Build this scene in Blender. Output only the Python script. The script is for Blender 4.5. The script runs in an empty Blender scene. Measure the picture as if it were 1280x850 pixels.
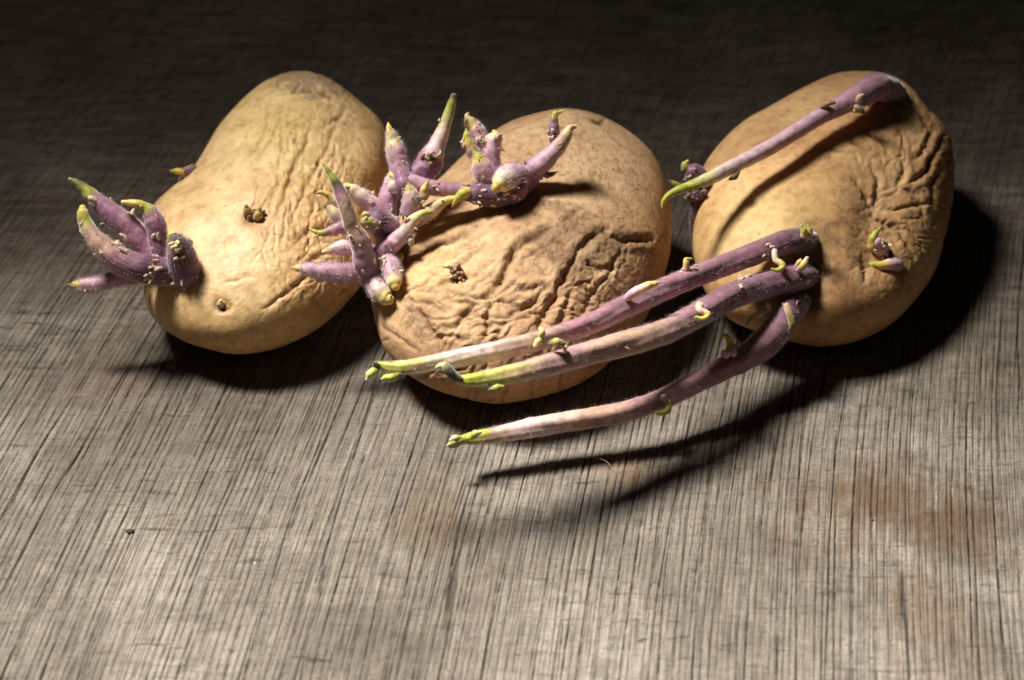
import bpy, math, random
import numpy as np
from mathutils import Vector

random.seed(7)
RNG = np.random.default_rng(11)
scene = bpy.context.scene

# ------------------------------------------------------------------ camera
PITCH = math.radians(33.8)
DIST = 0.65
LENS, SENSOR = 70.0, 36.0
cam_data = bpy.data.cameras.new('camera')
cam = bpy.data.objects.new('camera', cam_data)
scene.collection.objects.link(cam)
cam.location = (0, -DIST * math.cos(PITCH), DIST * math.sin(PITCH))
cam.rotation_euler = (math.pi / 2 - PITCH, 0, 0)
cam_data.lens = LENS
cam_data.sensor_width = SENSOR
cam_data.clip_start = 0.01
cam_data.clip_end = 20
cam_data.dof.use_dof = True
cam_data.dof.focus_distance = 0.602
cam_data.dof.aperture_fstop = 12.5
scene.camera = cam

# ------------------------------------------------------------------ world: a dark studio
world = bpy.data.worlds.new('World')
scene.world = world
world.use_nodes = True
bg = world.node_tree.nodes['Background']
bg.inputs['Color'].default_value = (0.9, 0.95, 1.0, 1)
bg.inputs['Strength'].default_value = 0.006

# ------------------------------------------------------------------ lamp: one snooted lamp, upper left, a little behind
AIM = Vector((0.065, -0.165, 0.0))
LDIR = Vector((-0.47, 0.31, 0.83)).normalized()
LAMP_D = 0.95
lamp_data = bpy.data.lights.new('studio_lamp', 'SPOT')
lamp = bpy.data.objects.new('studio_lamp', lamp_data)
scene.collection.objects.link(lamp)
_x = (Vector((1, 0, 0)) - LDIR * LDIR.x).normalized()
_y = LDIR.cross(_x)
from mathutils import Matrix
lamp.matrix_world = Matrix.Translation(AIM + LDIR * LAMP_D) @ Matrix((_x, _y, LDIR)).transposed().to_4x4()
lamp_data.energy = 128
lamp_data.color = (1.0, 0.97, 0.92)
lamp_data.spot_size = math.radians(100)
lamp_data.spot_blend = 0.6
lamp_data.shadow_soft_size = 0.108
BEAM_X, BEAM_Y, SPILL = 0.29, 0.128, 0.022      # soft-edged slot of the lamp's grid: spread (tangents) and spill
lamp_data.use_nodes = True
_nt = lamp_data.node_tree
_em = _nt.nodes['Emission']
_tc = _nt.nodes.new('ShaderNodeTexCoord')
_sp = _nt.nodes.new('ShaderNodeSeparateXYZ'); _nt.links.new(_tc.outputs['Normal'], _sp.inputs[0])


def _m(op, a, b=0.0):
    n = _nt.nodes.new('ShaderNodeMath'); n.operation = op
    for k, v in enumerate((a, b)):
        if isinstance(v, (int, float)):
            n.inputs[k].default_value = v
        else:
            _nt.links.new(v, n.inputs[k])
    return n.outputs[0]


_gx = _m('DIVIDE', _m('DIVIDE', _sp.outputs[0], _sp.outputs[2]), BEAM_X)
_gy = _m('DIVIDE', _m('DIVIDE', _sp.outputs[1], _sp.outputs[2]), BEAM_Y)
_r2 = _m('ADD', _m('MULTIPLY', _gx, _gx), _m('MULTIPLY', _gy, _gy))
_g = _m('ADD', _m('POWER', math.e, _m('MULTIPLY', _r2, -0.5)), SPILL)
_nt.links.new(_g, _em.inputs['Strength'])

scene.view_settings.view_transform = 'Standard'
scene.view_settings.look = 'None'
scene.view_settings.exposure = 0.0
scene.view_settings.gamma = 1.0
scene.cycles.use_denoising = True
scene.cycles.max_bounces = 6

# ------------------------------------------------------------------ picture <-> place geometry
F = LENS / SENSOR * 1280.0
CAM = np.array(cam.location)
R = np.array((1.0, 0, 0))
U = np.array((0, math.sin(PITCH), math.cos(PITCH)))
V = np.array((0, math.cos(PITCH), -math.sin(PITCH)))


def ray(px, py):
    return V + (px - 640.0) / F * R - (py - 425.0) / F * U


def P(px, py, Z):
    return CAM + Z * ray(px, py)


def Zh(px, py, h):
    """camera depth at which this line of sight is h metres above the board"""
    return (CAM[2] - h) / -ray(px, py)[2]


def project(co):
    d = co - CAM
    Z = d @ V
    return 640 + F * (d @ R) / Z, 425 - F * (d @ U) / Z, Z


# ------------------------------------------------------------------ noise (vectorised)
_perm = RNG.permutation(256).astype(np.int32)
_perm = np.concatenate([_perm, _perm, _perm])
_g = RNG.normal(size=(256, 3)).astype(np.float32)
_g /= np.linalg.norm(_g, axis=1)[:, None]


def pn(x, y, z=None):
    x = np.asarray(x, np.float32); y = np.asarray(y, np.float32)
    z = np.zeros_like(x) if z is None else np.asarray(z, np.float32)
    xi = np.floor(x); yi = np.floor(y); zi = np.floor(z)
    fx, fy, fz = x - xi, y - yi, z - zi
    xi = xi.astype(np.int32) & 255; yi = yi.astype(np.int32) & 255; zi = zi.astype(np.int32) & 255
    u = fx * fx * fx * (fx * (fx * 6 - 15) + 10)
    v = fy * fy * fy * (fy * (fy * 6 - 15) + 10)
    w = fz * fz * fz * (fz * (fz * 6 - 15) + 10)

    def g(i, j, k):
        h = _perm[_perm[_perm[(xi + i) & 255] + ((yi + j) & 255)] + ((zi + k) & 255)]
        gr = _g[h]
        return gr[:, 0] * (fx - i) + gr[:, 1] * (fy - j) + gr[:, 2] * (fz - k)

    def l(a, b, t):
        return a + t * (b - a)
    return l(l(l(g(0, 0, 0), g(1, 0, 0), u), l(g(0, 1, 0), g(1, 1, 0), u), v),
             l(l(g(0, 0, 1), g(1, 0, 1), u), l(g(0, 1, 1), g(1, 1, 1), u), v), w) * 1.6


def fbm(x, y, z, n=3):
    s = 0; a = 1; f = 1
    for i in range(n):
        s = s + a * pn(x * f + 7 * i, y * f + 13 * i, z * f + 3 * i)
        a *= .5; f *= 2.03
    return s


def worley(x, y, z):
    """distance to the nearest and second nearest scattered point, and the cell's own random value"""
    xi = np.floor(x).astype(np.int32); yi = np.floor(y).astype(np.int32); zi = np.floor(z).astype(np.int32)
    f1 = np.full(len(x), 9.0, np.float32); f2 = f1.copy(); cid = np.zeros(len(x), np.float32)
    for i in (-1, 0, 1):
        for j in (-1, 0, 1):
            for k in (-1, 0, 1):
                a, b, c = xi + i, yi + j, zi + k
                h = _perm[_perm[_perm[a & 255] + (b & 255)] + (c & 255)]
                h2 = _perm[h + 17]; h3 = _perm[h2 + 91]
                d = np.sqrt((a + h / 256 - x) ** 2 + (b + h2 / 256 - y) ** 2 + (c + h3 / 256 - z) ** 2)
                n = d < f1
                f2 = np.where(n, f1, np.minimum(f2, d)); cid = np.where(n, h / 256, cid); f1 = np.where(n, d, f1)
    return f1, f2, cid


def facets(q3, ang, s_along, s_across, warp, seed, width=.22):
    """crumpled skin: flat or slightly puffed cells between sharp folds. cell size in metres along / across ang. 0 on the plateaus, -1 in the folds"""
    ca, sa = math.cos(ang), math.sin(ang)
    al = q3[:, 0] * ca + q3[:, 1] * sa; ac = -q3[:, 0] * sa + q3[:, 1] * ca; dp = q3[:, 2]
    w1 = fbm(al * 110 + seed, ac * 110, dp * 110, 2) * warp
    w2 = fbm(al * 110 + seed + 40, ac * 110, dp * 110, 2) * warp
    f1, f2, cid = worley((al + w1) / s_along + seed, (ac + w2) / s_across + seed * .7, (dp + w1) / (s_across * 1.3) + 5)
    e = f2 - f1
    gate = smooth(-.35, .25, pn(al * 130 + seed * 2, ac * 130, dp * 130 + 3))          # folds come and go
    v = np.exp(-(e / width) ** 1.3)
    return -v * (.25 + .75 * gate) + .25 * (cid - .5) * np.clip(e / .5, 0, 1)


def smooth(e0, e1, x):
    t = np.clip((x - e0) / (e1 - e0), 0, 1)
    return t * t * (3 - 2 * t)


def srgb(r, g, b):
    return tuple(((c / 255 + .055) / 1.055) ** 2.4 if c > 10 else c / 255 / 12.92 for c in (r, g, b))


# ------------------------------------------------------------------ mesh helpers
def mesh_from(name, verts, faces, col=None, extra=None):
    """faces: (n,3) or (n,4) array"""
    verts = np.asarray(verts, np.float32); faces = np.asarray(faces, np.int32)
    me = bpy.data.meshes.new(name)
    n, k = faces.shape
    me.vertices.add(len(verts)); me.vertices.foreach_set('co', verts.ravel())
    me.loops.add(n * k); me.loops.foreach_set('vertex_index', faces.ravel())
    me.polygons.add(n)
    me.polygons.foreach_set('loop_start', np.arange(0, n * k, k, dtype=np.int32))
    me.polygons.foreach_set('use_smooth', np.ones(n, bool))
    if col is not None:
        a = me.attributes.new('pigment', 'FLOAT_COLOR', 'POINT')
        c = np.ones((len(verts), 4), np.float32); c[:, :3] = col
        a.data.foreach_set('color', c.ravel())
    for key, val in (extra or {}).items():
        a = me.attributes.new(key, 'FLOAT', 'POINT')
        a.data.foreach_set('value', np.asarray(val, np.float32))
    me.update(); me.validate()
    return me


def link(name, me, material, parent=None):
    o = bpy.data.objects.new(name, me)
    scene.collection.objects.link(o)
    me.materials.append(material)
    if parent is not None:
        o.parent = parent
        loc = Vector((0, 0, 0)); p = parent
        while p is not None:
            loc += p.location; p = p.parent
        me.transform(__import__('mathutils').Matrix.Translation(-loc))
    return o


def tri(faces):
    f = np.asarray(faces)
    return np.concatenate([f[:, [0, 1, 2]], f[:, [0, 2, 3]]])


# ------------------------------------------------------------------ materials
def new_mat(name):
    m = bpy.data.materials.new(name); m.use_nodes = True
    nt = m.node_tree
    return m, nt, nt.nodes['Principled BSDF']


def N(nt, t, **kw):
    n = nt.nodes.new(t)
    for k, v in kw.items():
        if k in n.inputs:
            n.inputs[k].default_value = v
        else:
            setattr(n, k, v)
    return n


def noise(nt, scale, detail=3, rough=.55, vec=None, dist=0):
    n = N(nt, 'ShaderNodeTexNoise', Scale=scale, Detail=detail, Roughness=rough, Distortion=dist)
    if vec is not None:
        nt.links.new(vec, n.inputs['Vector'])
    return n.outputs['Fac']


def ramp(nt, fac, stops):
    r = nt.nodes.new('ShaderNodeValToRGB')
    e = r.color_ramp.elements
    while len(e) < len(stops):
        e.new(.5)
    for el, (p, c) in zip(e, stops):
        el.position = p; el.color = (*c, 1) if len(c) == 3 else c
    nt.links.new(fac, r.inputs['Fac'])
    return r.outputs['Color']


def mixc(nt, fac, a, b, mode='MIX'):
    m = nt.nodes.new('ShaderNodeMix'); m.data_type = 'RGBA'; m.blend_type = mode
    for sock, v in ((m.inputs[0], fac), (m.inputs[6], a), (m.inputs[7], b)):
        if isinstance(v, (int, float)):
            sock.default_value = v
        elif isinstance(v, tuple):
            sock.default_value = (*v, 1)
        else:
            nt.links.new(v, sock)
    return m.outputs[2]


def math_n(nt, op, a, b=0.0):
    m = nt.nodes.new('ShaderNodeMath'); m.operation = op
    for s, v in zip(m.inputs, (a, b)):
        if isinstance(v, (int, float)):
            s.default_value = v
        else:
            nt.links.new(v, s)
    return m.outputs[0]


def bump(nt, height, strength, dist, normal=None):
    b = N(nt, 'ShaderNodeBump', Strength=strength, Distance=dist)
    nt.links.new(height, b.inputs['Height'])
    if normal is not None:
        nt.links.new(normal, b.inputs['Normal'])
    return b.outputs['Normal']


def skin_material(name, russet, rough, spec, flake):
    m, nt, b = new_mat(name)
    at = N(nt, 'ShaderNodeAttribute', attribute_name='pigment').outputs['Color']
    co = nt.nodes.new('ShaderNodeTexCoord').outputs['Object']
    n1 = noise(nt, 260, 5, .65, co)
    n2 = noise(nt, 900, 4, .6, co)
    n3 = noise(nt, 55, 4, .6, co)
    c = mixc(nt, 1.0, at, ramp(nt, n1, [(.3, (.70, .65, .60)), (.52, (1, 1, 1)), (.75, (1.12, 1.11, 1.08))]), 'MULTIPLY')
    c = mixc(nt, .8, c, ramp(nt, n3, [(.3, (.76, .68, .60)), (.58, (1.04, 1.03, 1.0))]), 'MULTIPLY')
    n4 = noise(nt, 150, 6, .75, co, .8)
    c = mixc(nt, math_n(nt, 'MULTIPLY', ramp(nt, n4, [(.56, (0, 0, 0)), (.70, (1, 1, 1))]), .45), c, russet)
    # lenticels: small brown flecks
    vor = N(nt, 'ShaderNodeTexVoronoi', Scale=210.0); nt.links.new(co, vor.inputs['Vector'])
    fl = ramp(nt, vor.outputs['Distance'], [(.07, (1, 1, 1)), (.16, (0, 0, 0))])
    gate = ramp(nt, noise(nt, 90, 2, .5, co), [(.42, (0, 0, 0)), (.56, (1, 1, 1))])
    fl = mixc(nt, 1.0, fl, gate, 'MULTIPLY')
    sc = nt.nodes.new('ShaderNodeMix'); sc.data_type = 'FLOAT'
    c = mixc(nt, math_n(nt, 'MULTIPLY', fl, .55), c, russet)
    st = N(nt, 'ShaderNodeAttribute', attribute_name='scurf').outputs['Fac']
    # scurf: raised net of dry brown skin flakes
    mp = N(nt, 'ShaderNodeMapping'); nt.links.new(co, mp.inputs['Vector'])
    mp.inputs['Scale'].default_value = (1.0, .55, 1.0); mp.inputs['Rotation'].default_value = (0, 0, .6)
    nf = noise(nt, 560, 5, .68, mp.outputs['Vector'], .6)
    fk = ramp(nt, nf, [(.54, (0, 0, 0)), (.64, (1, 1, 1))])
    fkm = math_n(nt, 'MULTIPLY', fk, st)
    c = mixc(nt, math_n(nt, 'MULTIPLY', fkm, .38), c, russet)
    nt.links.new(c, b.inputs['Base Color'])
    b.inputs['Roughness'].default_value = rough
    b.inputs['Specular IOR Level'].default_value = spec
    b.inputs['Subsurface Weight'].default_value = .12
    b.inputs['Subsurface Radius'].default_value = (1.0, .55, .25)
    b.inputs['Subsurface Scale'].default_value = .0022
    nm = bump(nt, n1, .35, .0006)
    nm = bump(nt, n2, .3, .00025, nm)
    nm = bump(nt, fkm, .6, .0004, nm)
    mw = N(nt, 'ShaderNodeTexNoise', Scale=150.0, Detail=3.0, Distortion=1.2); nt.links.new(co, mw.inputs['Vector'])
    w = math_n(nt, 'ABSOLUTE', math_n(nt, 'SUBTRACT', mw.outputs['Fac'], .5))
    wm = math_n(nt, 'MULTIPLY', w, N(nt, 'ShaderNodeAttribute', attribute_name='crinkle').outputs['Fac'])
    nm = bump(nt, wm, .28, .0020, nm)
    nt.links.new(nm, b.inputs['Normal'])
    return m


M_SKIN1 = skin_material('smooth_yellow_potato_skin', srgb(120, 80, 45), .50, .38, .2)
M_SKIN2 = skin_material('scurfy_brown_potato_skin', srgb(104, 72, 44), .66, .28, 1)
M_SKIN3 = skin_material('tan_potato_skin', srgb(108, 78, 46), .56, .32, .4)


def sprout_material():
    m, nt, b = new_mat('sprout_flesh')
    at = N(nt, 'ShaderNodeAttribute', attribute_name='pigment').outputs['Color']
    co = nt.nodes.new('ShaderNodeTexCoord').outputs['Object']
    n1 = noise(nt, 500, 4, .6, co)
    n2 = noise(nt, 2200, 2, .6, co)
    c = mixc(nt, 1.0, at, ramp(nt, n1, [(.3, (.74, .70, .74)), (.6, (1.05, 1.05, 1.04))]), 'MULTIPLY')
    spk = ramp(nt, n2, [(.58, (0, 0, 0)), (.7, (1, 1, 1))])
    c = mixc(nt, math_n(nt, 'MULTIPLY', spk, .22), c, srgb(235, 215, 215))
    nt.links.new(c, b.inputs['Base Color'])
    b.inputs['Roughness'].default_value = .48
    b.inputs['Specular IOR Level'].default_value = .35
    b.inputs['Subsurface Weight'].default_value = .25
    b.inputs['Subsurface Radius'].default_value = (1.0, .6, .5)
    b.inputs['Subsurface Scale'].default_value = .0018
    b.inputs['Sheen Weight'].default_value = .9
    b.inputs['Sheen Roughness'].default_value = .4
    nm = bump(nt, n1, .3, .0004)
    nm = bump(nt, n2, .25, .00015, nm)
    nt.links.new(nm, b.inputs['Normal'])
    return m


M_SPROUT = sprout_material()


def simple(name, col, rough=.6, scale=800, var=.35, bdist=.0003):
    m, nt, b = new_mat(name)
    co = nt.nodes.new('ShaderNodeTexCoord').outputs['Object']
    n1 = noise(nt, scale, 4, .6, co)
    lo = tuple(x * (1 - var) for x in col); hi = tuple(min(1, x * (1 + var)) for x in col)
    nt.links.new(ramp(nt, n1, [(.3, lo), (.7, hi)]), b.inputs['Base Color'])
    b.inputs['Roughness'].default_value = rough
    nt.links.new(bump(nt, n1, .6, bdist), b.inputs['Normal'])
    return m


M_FUZZ = simple('pale_sprout_hair', srgb(206, 182, 190), .6)
M_SOIL = simple('dry_soil', srgb(70, 52, 38), .9, 1500, .5, .0006)
M_FLAKE = simple('pale_flake', srgb(205, 195, 178), .7)
M_FIBRE = simple('straw_fibre', srgb(190, 160, 100), .5)

# ------------------------------------------------------------------ the old sawn board
def board_field(x, y):
    """groove coordinate: saw lines bow slightly"""
    y = np.clip(y, -.25, .36)
    return x - .20 * y - .28 * y * y - .22 * x * y


def board_x(s, y):
    """the mesh columns follow the saw lines"""
    y = np.clip(y, -.25, .36)
    return (s + .20 * y + .28 * y * y) / (1 - .22 * y)


def board_height(x, y):
    s = board_field(x, y)
    s = s + .0004 * pn(x * 14, y * 14) + .00008 * pn(x * 60, y * 110)
    z = x * 0
    yl = y * 5.0
    def comb(period, jit, width, seed, keep):
        ph = s / period + jit * pn(s * .30 / period, y * 2.5, z + seed) + .10 * pn(s * 300, y * 22, z + seed + 4)
        k = np.round(ph)
        d = np.abs(ph - k) * period
        own = pn(k * .731 + seed, y * 9, z + 2.2)                       # every line has its own depth along its length
        return np.exp(-(d / width) ** 2) * smooth(keep - .3, keep + .3, own)
    va = comb(.0020, .7, .00018, 40, -.30)
    vb = comb(.0043, .9, .00019, 60, -.15)
    vc = comb(.0093, 1.0, .00022, 80, -.1)
    # ragged teeth along each groove
    tooth = .78 + .75 * pn(x * 800, y * 560, z + 3) + .4 * pn(x * 300, y * 260, z + 5)
    groove = np.clip((.62 * va + .70 * vb + .95 * vc) * tooth, 0, 1.3)
    ridge = pn(s * 330, y * 40, z + 12)
    fib = pn(x * 160 + y * 30, y * 700 - x * 110, z + 20)          # cross grain
    groove = groove * (1 - .6 * smooth(.03, .14, y + .03 * pn(x * 20, y * 20, z + 90)))
    h = -.00075 * groove + .00020 * ridge + .00010 * fib + .00013 * pn(x * 800, y * 380, z + 31) + .0006 * pn(x * 9, y * 9) - .0009
    return h, np.clip(groove, 0, 1), s


def axis(lo, hi, step, far_lo, far_hi):
    mid = np.arange(lo, hi + step * .5, step)

    def tail(a, b):
        n = 26
        t = np.linspace(0, 1, n + 1)[1:]
        return a + (b - a) * t ** 2.2
    return np.concatenate([tail(lo, far_lo)[::-1], mid, tail(hi, far_hi)])


bx_ = axis(-.305, .265, .00022, -.95, .9)
by_ = axis(-.185, .30, .0019, -.62, .95)
gx, gy = np.meshgrid(bx_, by_)
gx = gx.ravel(); gy = gy.ravel()
gx = board_x(gx, gy)
bh, bg_, bs_ = board_height(gx, gy)
nx, ny = len(bx_), len(by_)
ii, jj = np.meshgrid(np.arange(nx - 1), np.arange(ny - 1))
q = (jj * nx + ii).ravel()
bf = np.stack([q, q + 1, q + nx + 1, q + nx], 1)
bv = np.stack([gx, gy, bh], 1)
# skirt round the edge and an underside
ring = np.concatenate([np.arange(nx), np.arange(1, ny) * nx + nx - 1, (ny - 1) * nx + np.arange(nx - 2, -1, -1), np.arange(ny - 2, 0, -1) * nx])
low = bv[ring].copy(); low[:, 2] = -.04
base = len(bv)
bv = np.concatenate([bv, low])
nr = len(ring); rr = np.arange(nr)
skirt = np.stack([ring, base + rr, base + (rr + 1) % nr, ring[(rr + 1) % nr]], 1)
bf = np.concatenate([bf, skirt])
me = mesh_from('wooden_board', bv, bf, None, {'groove': np.concatenate([bg_, np.zeros(nr)]), 'sawline': np.concatenate([bs_, np.zeros(nr)])})


def board_material():
    m, nt, b = new_mat('weathered_sawn_wood')
    co = nt.nodes.new('ShaderNodeTexCoord').outputs['Object']
    gr = N(nt, 'ShaderNodeAttribute', attribute_name='groove').outputs['Fac']

    def stretched(scale, rot, sx, sy):
        mp = N(nt, 'ShaderNodeMapping'); nt.links.new(co, mp.inputs['Vector'])
        mp.inputs['Rotation'].default_value = (0, 0, rot)
        mp.inputs['Scale'].default_value = (sx * scale, sy * scale, scale)
        return mp.outputs['Vector']
    sep = nt.nodes.new('ShaderNodeSeparateXYZ'); nt.links.new(co, sep.inputs[0])
    sl_ = N(nt, 'ShaderNodeAttribute', attribute_name='sawline').outputs['Fac']

    def along(ks, ky, off=0.0):
        cb = nt.nodes.new('ShaderNodeCombineXYZ')
        nt.links.new(math_n(nt, 'MULTIPLY', sl_, ks), cb.inputs[0])
        nt.links.new(math_n(nt, 'MULTIPLY', sep.outputs[1], ky), cb.inputs[1])
        cb.inputs[2].default_value = off
        return cb.outputs[0]
    # broad tone
    big = noise(nt, 14, 5, .62, co, .4)
    c = ramp(nt, big, [(.26, srgb(86, 77, 67)), (.5, srgb(125, 116, 105)), (.74, srgb(160, 151, 140))])
    # far side: light falloff painted into the colour, over browner wood, ragged limit
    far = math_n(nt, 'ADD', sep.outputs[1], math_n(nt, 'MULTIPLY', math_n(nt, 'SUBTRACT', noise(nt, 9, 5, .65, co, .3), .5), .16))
    far_dim = ramp(nt, math_n(nt, 'MULTIPLY', math_n(nt, 'ADD', far, .1), 4.0), [(.15, (0, 0, 0)), (.75, (1, 1, 1))])
    c = mixc(nt, math_n(nt, 'MULTIPLY', far_dim, .62), c, srgb(84, 70, 57))
    # streaks and fine bright ridges along the saw lines
    s1 = noise(nt, 1, 4, .62, along(520, 14))
    c = mixc(nt, .9, c, ramp(nt, s1, [(.3, (.78, .76, .74)), (.5, (1, 1, 1)), (.72, (1.16, 1.15, 1.14))]), 'MULTIPLY')
    s5 = noise(nt, 1, 3, .6, along(1050, 60, 4.0))
    c = mixc(nt, .9, c, ramp(nt, s5, [(.32, (.5, .48, .46)), (.5, (1, 1, 1)), (.7, (1.3, 1.3, 1.29))]), 'MULTIPLY')
    # short cross fibres
    v2 = stretched(1, .13, 110, 800)
    s2 = noise(nt, 1, 4, .7, v2)
    c = mixc(nt, .45, c, ramp(nt, s2, [(.33, (.5, .48, .46)), (.5, (1, 1, 1)), (.72, (1.22, 1.21, 1.2))]), 'MULTIPLY')
    # grain of single pores
    s6 = noise(nt, 1, 3, .7, stretched(1, .1, 1500, 1900))
    c = mixc(nt, .9, c, ramp(nt, s6, [(.32, (.55, .53, .51)), (.5, (1, 1, 1)), (.7, (1.3, 1.3, 1.29))]), 'MULTIPLY')
    # dark cross cracks and dashes
    v3 = stretched(1, .15, 62, 290)
    s3 = noise(nt, 1, 5, .72, v3, .3)
    d3 = ramp(nt, s3, [(.575, (0, 0, 0)), (.66, (1, 1, 1))])
    grp = ramp(nt, noise(nt, 22, 4, .65, stretched(1, .1, .7, 1.6), .6), [(.40, (.12, .12, .12)), (.62, (1, 1, 1))])
    d3 = math_n(nt, 'MULTIPLY', d3, grp)
    c = mixc(nt, math_n(nt, 'MULTIPLY', d3, .8), c, srgb(58, 49, 41))
    # coarse cross mottling where the saw lines are worn away
    s7 = noise(nt, 1, 5, .7, stretched(1, .12, 45, 190), .4)
    c = mixc(nt, math_n(nt, 'ADD', math_n(nt, 'MULTIPLY', far_dim, .7), .04), c, ramp(nt, s7, [(.33, (.38, .36, .34)), (.5, (1, .98, .96)), (.68, (1.7, 1.62, 1.52))]), 'MULTIPLY')
    pit = ramp(nt, noise(nt, 1, 2, .6, stretched(1, .12, 420, 900)), [(.64, (0, 0, 0)), (.72, (1, 1, 1))])
    c = mixc(nt, math_n(nt, 'MULTIPLY', pit, .75), c, srgb(52, 44, 37))
    # grey dirty clouds
    s4 = noise(nt, 48, 6, .7, stretched(1, .1, 1.0, 2.2), .5)
    d4 = ramp(nt, s4, [(.50, (0, 0, 0)), (.72, (1, 1, 1))])
    c = mixc(nt, math_n(nt, 'MULTIPLY', d4, .68), c, srgb(90, 80, 70))

    # brown stains soaked into the wood
    def stain(cx, cy, r, amt, col, sq=1.0):
        nonlocal c
        mp = N(nt, 'ShaderNodeMapping'); nt.links.new(co, mp.inputs['Vector'])
        mp.inputs['Location'].default_value = (-cx / r, -cy / (r * sq), 0)
        mp.inputs['Scale'].default_value = (1 / r, 1 / (r * sq), 1 / r)
        ln = N(nt, 'ShaderNodeVectorMath', operation='LENGTH'); nt.links.new(mp.outputs['Vector'], ln.inputs[0])
        f = math_n(nt, 'ADD', ln.outputs['Value'], math_n(nt, 'MULTIPLY', math_n(nt, 'SUBTRACT', noise(nt, 60, 6, .75, co), .5), 2.2))
        f = math_n(nt, 'ADD', f, math_n(nt, 'MULTIPLY', math_n(nt, 'SUBTRACT', noise(nt, 1, 4, .7, along(260, 22, 7.0)), .5), 1.8))
        f = ramp(nt, f, [(.0, (1, 1, 1)), (1.0, (0, 0, 0))])
        c = mixc(nt, math_n(nt, 'MULTIPLY', f, amt), c, col)
    for (sx, sy, r, amt, col, sq) in STAINS:
        stain(sx, sy, r, amt, col, sq)
    # dirt in the grooves
    gm = ramp(nt, gr, [(.10, (0, 0, 0)), (.55, (1, 1, 1))])
    c = mixc(nt, math_n(nt, 'MULTIPLY', gm, .70), c, srgb(44, 36, 29))
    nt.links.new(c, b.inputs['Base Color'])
    b.inputs['Roughness'].default_value = .72
    b.inputs['Specular IOR Level'].default_value = .25
    nm = bump(nt, s2, .6, .0005)
    nm = bump(nt, s1, .5, .0004, nm)
    nm = bump(nt, s5, .6, .00035, nm)
    nm = bump(nt, s6, .6, .0003, nm)
    nm = bump(nt, noise(nt, 1700, 4, .65, co), .35, .0003, nm)
    nm = bump(nt, d3, .5, -.0006, nm)
    nt.links.new(nm, b.inputs['Normal'])
    return m


def ground(px, py):
    return P(px, py, Zh(px, py, 0))


STAINS = []
for (px, py, r, amt, col, sq) in ((1090, 620, .034, .9, srgb(92, 70, 50), .9), (1190, 650, .026, .85, srgb(86, 66, 48), 1.0),
                                  (540, 640, .014, .5, srgb(104, 82, 58), 1.8), (130, 470, .02, .3, srgb(110, 78, 54), 1.0),
                                  (790, 585, .014, .5, srgb(140, 104, 66), .8), (1160, 770, .018, .4, srgb(112, 86, 60), 1.6)):
    g_ = ground(px, py)
    STAINS.append((g_[0], g_[1], r, amt, col, sq))
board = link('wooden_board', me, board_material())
board['kind'] = 'structure'
board['label'] = 'weathered grey brown sawn wooden board with rough grooves'


# ------------------------------------------------------------------ potato bodies
def cube_sphere(n):
    t = np.tan(np.linspace(-1, 1, n + 1) * math.pi / 4)
    a, b = np.meshgrid(t, t)
    a = a.ravel(); b = b.ravel(); o = np.ones_like(a)
    pts = np.concatenate([np.stack(s, 1) for s in ((a, b, o), (b, a, -o), (o, a, b), (-o, b, a), (b, o, a), (a, -o, b))])
    i, j = np.meshgrid(np.arange(n), np.arange(n))
    q = (j * (n + 1) + i).ravel()
    f1 = np.stack([q, q + 1, q + n + 2, q + n + 1], 1)
    fs = np.concatenate([f1 + k * (n + 1) ** 2 for k in range(6)])
    pts = pts / np.linalg.norm(pts, axis=1)[:, None]
    key = np.round(pts * 1e5).astype(np.int64)
    _, first, inv = np.unique(key, axis=0, return_index=True, return_inverse=True)
    return pts[first], inv.ravel()[fs]


DIRS, CFACES = cube_sphere(190)


def normals(v, f):
    n = np.cross(v[f[:, 2]] - v[f[:, 0]], v[f[:, 3]] - v[f[:, 1]])
    out = np.zeros_like(v)
    for k in range(4):
        for a in range(3):
            out[:, a] += np.bincount(f[:, k], weights=n[:, a], minlength=len(v))
    return out / (np.linalg.norm(out, axis=1)[:, None] + 1e-12)


def outline_fn(pts, cx, cy):
    pts = np.array(pts, float)
    # Catmull-Rom closed, sampled finely, then read as r(theta)
    n = len(pts); out = []
    for i in range(n):
        p0, p1, p2, p3 = pts[i - 1], pts[i], pts[(i + 1) % n], pts[(i + 2) % n]
        for t in np.linspace(0, 1, 12, endpoint=False):
            out.append(.5 * (2 * p1 + (p2 - p0) * t + (2 * p0 - 5 * p1 + 4 * p2 - p3) * t * t + (3 * p1 - p0 - 3 * p2 + p3) * t ** 3))
    out = np.array(out)
    th = np.arctan2(-(out[:, 1] - cy), out[:, 0] - cx)
    r = np.hypot(out[:, 0] - cx, out[:, 1] - cy)
    o = np.argsort(th); th = th[o]; r = r[o]
    grid = np.linspace(-math.pi, math.pi, 721)
    rg = np.interp(grid, th, r, period=2 * math.pi)
    k = np.hanning(17); k /= k.sum()
    rr_ = np.concatenate([rg[:-1], rg[:-1], rg[:-1]])
    rr_ = np.convolve(rr_, k, 'same')[720:1440]
    rg = np.append(rr_, rr_[0])
    return lambda a: np.interp(a, grid, rg)


class Tuber:
    pass


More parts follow.
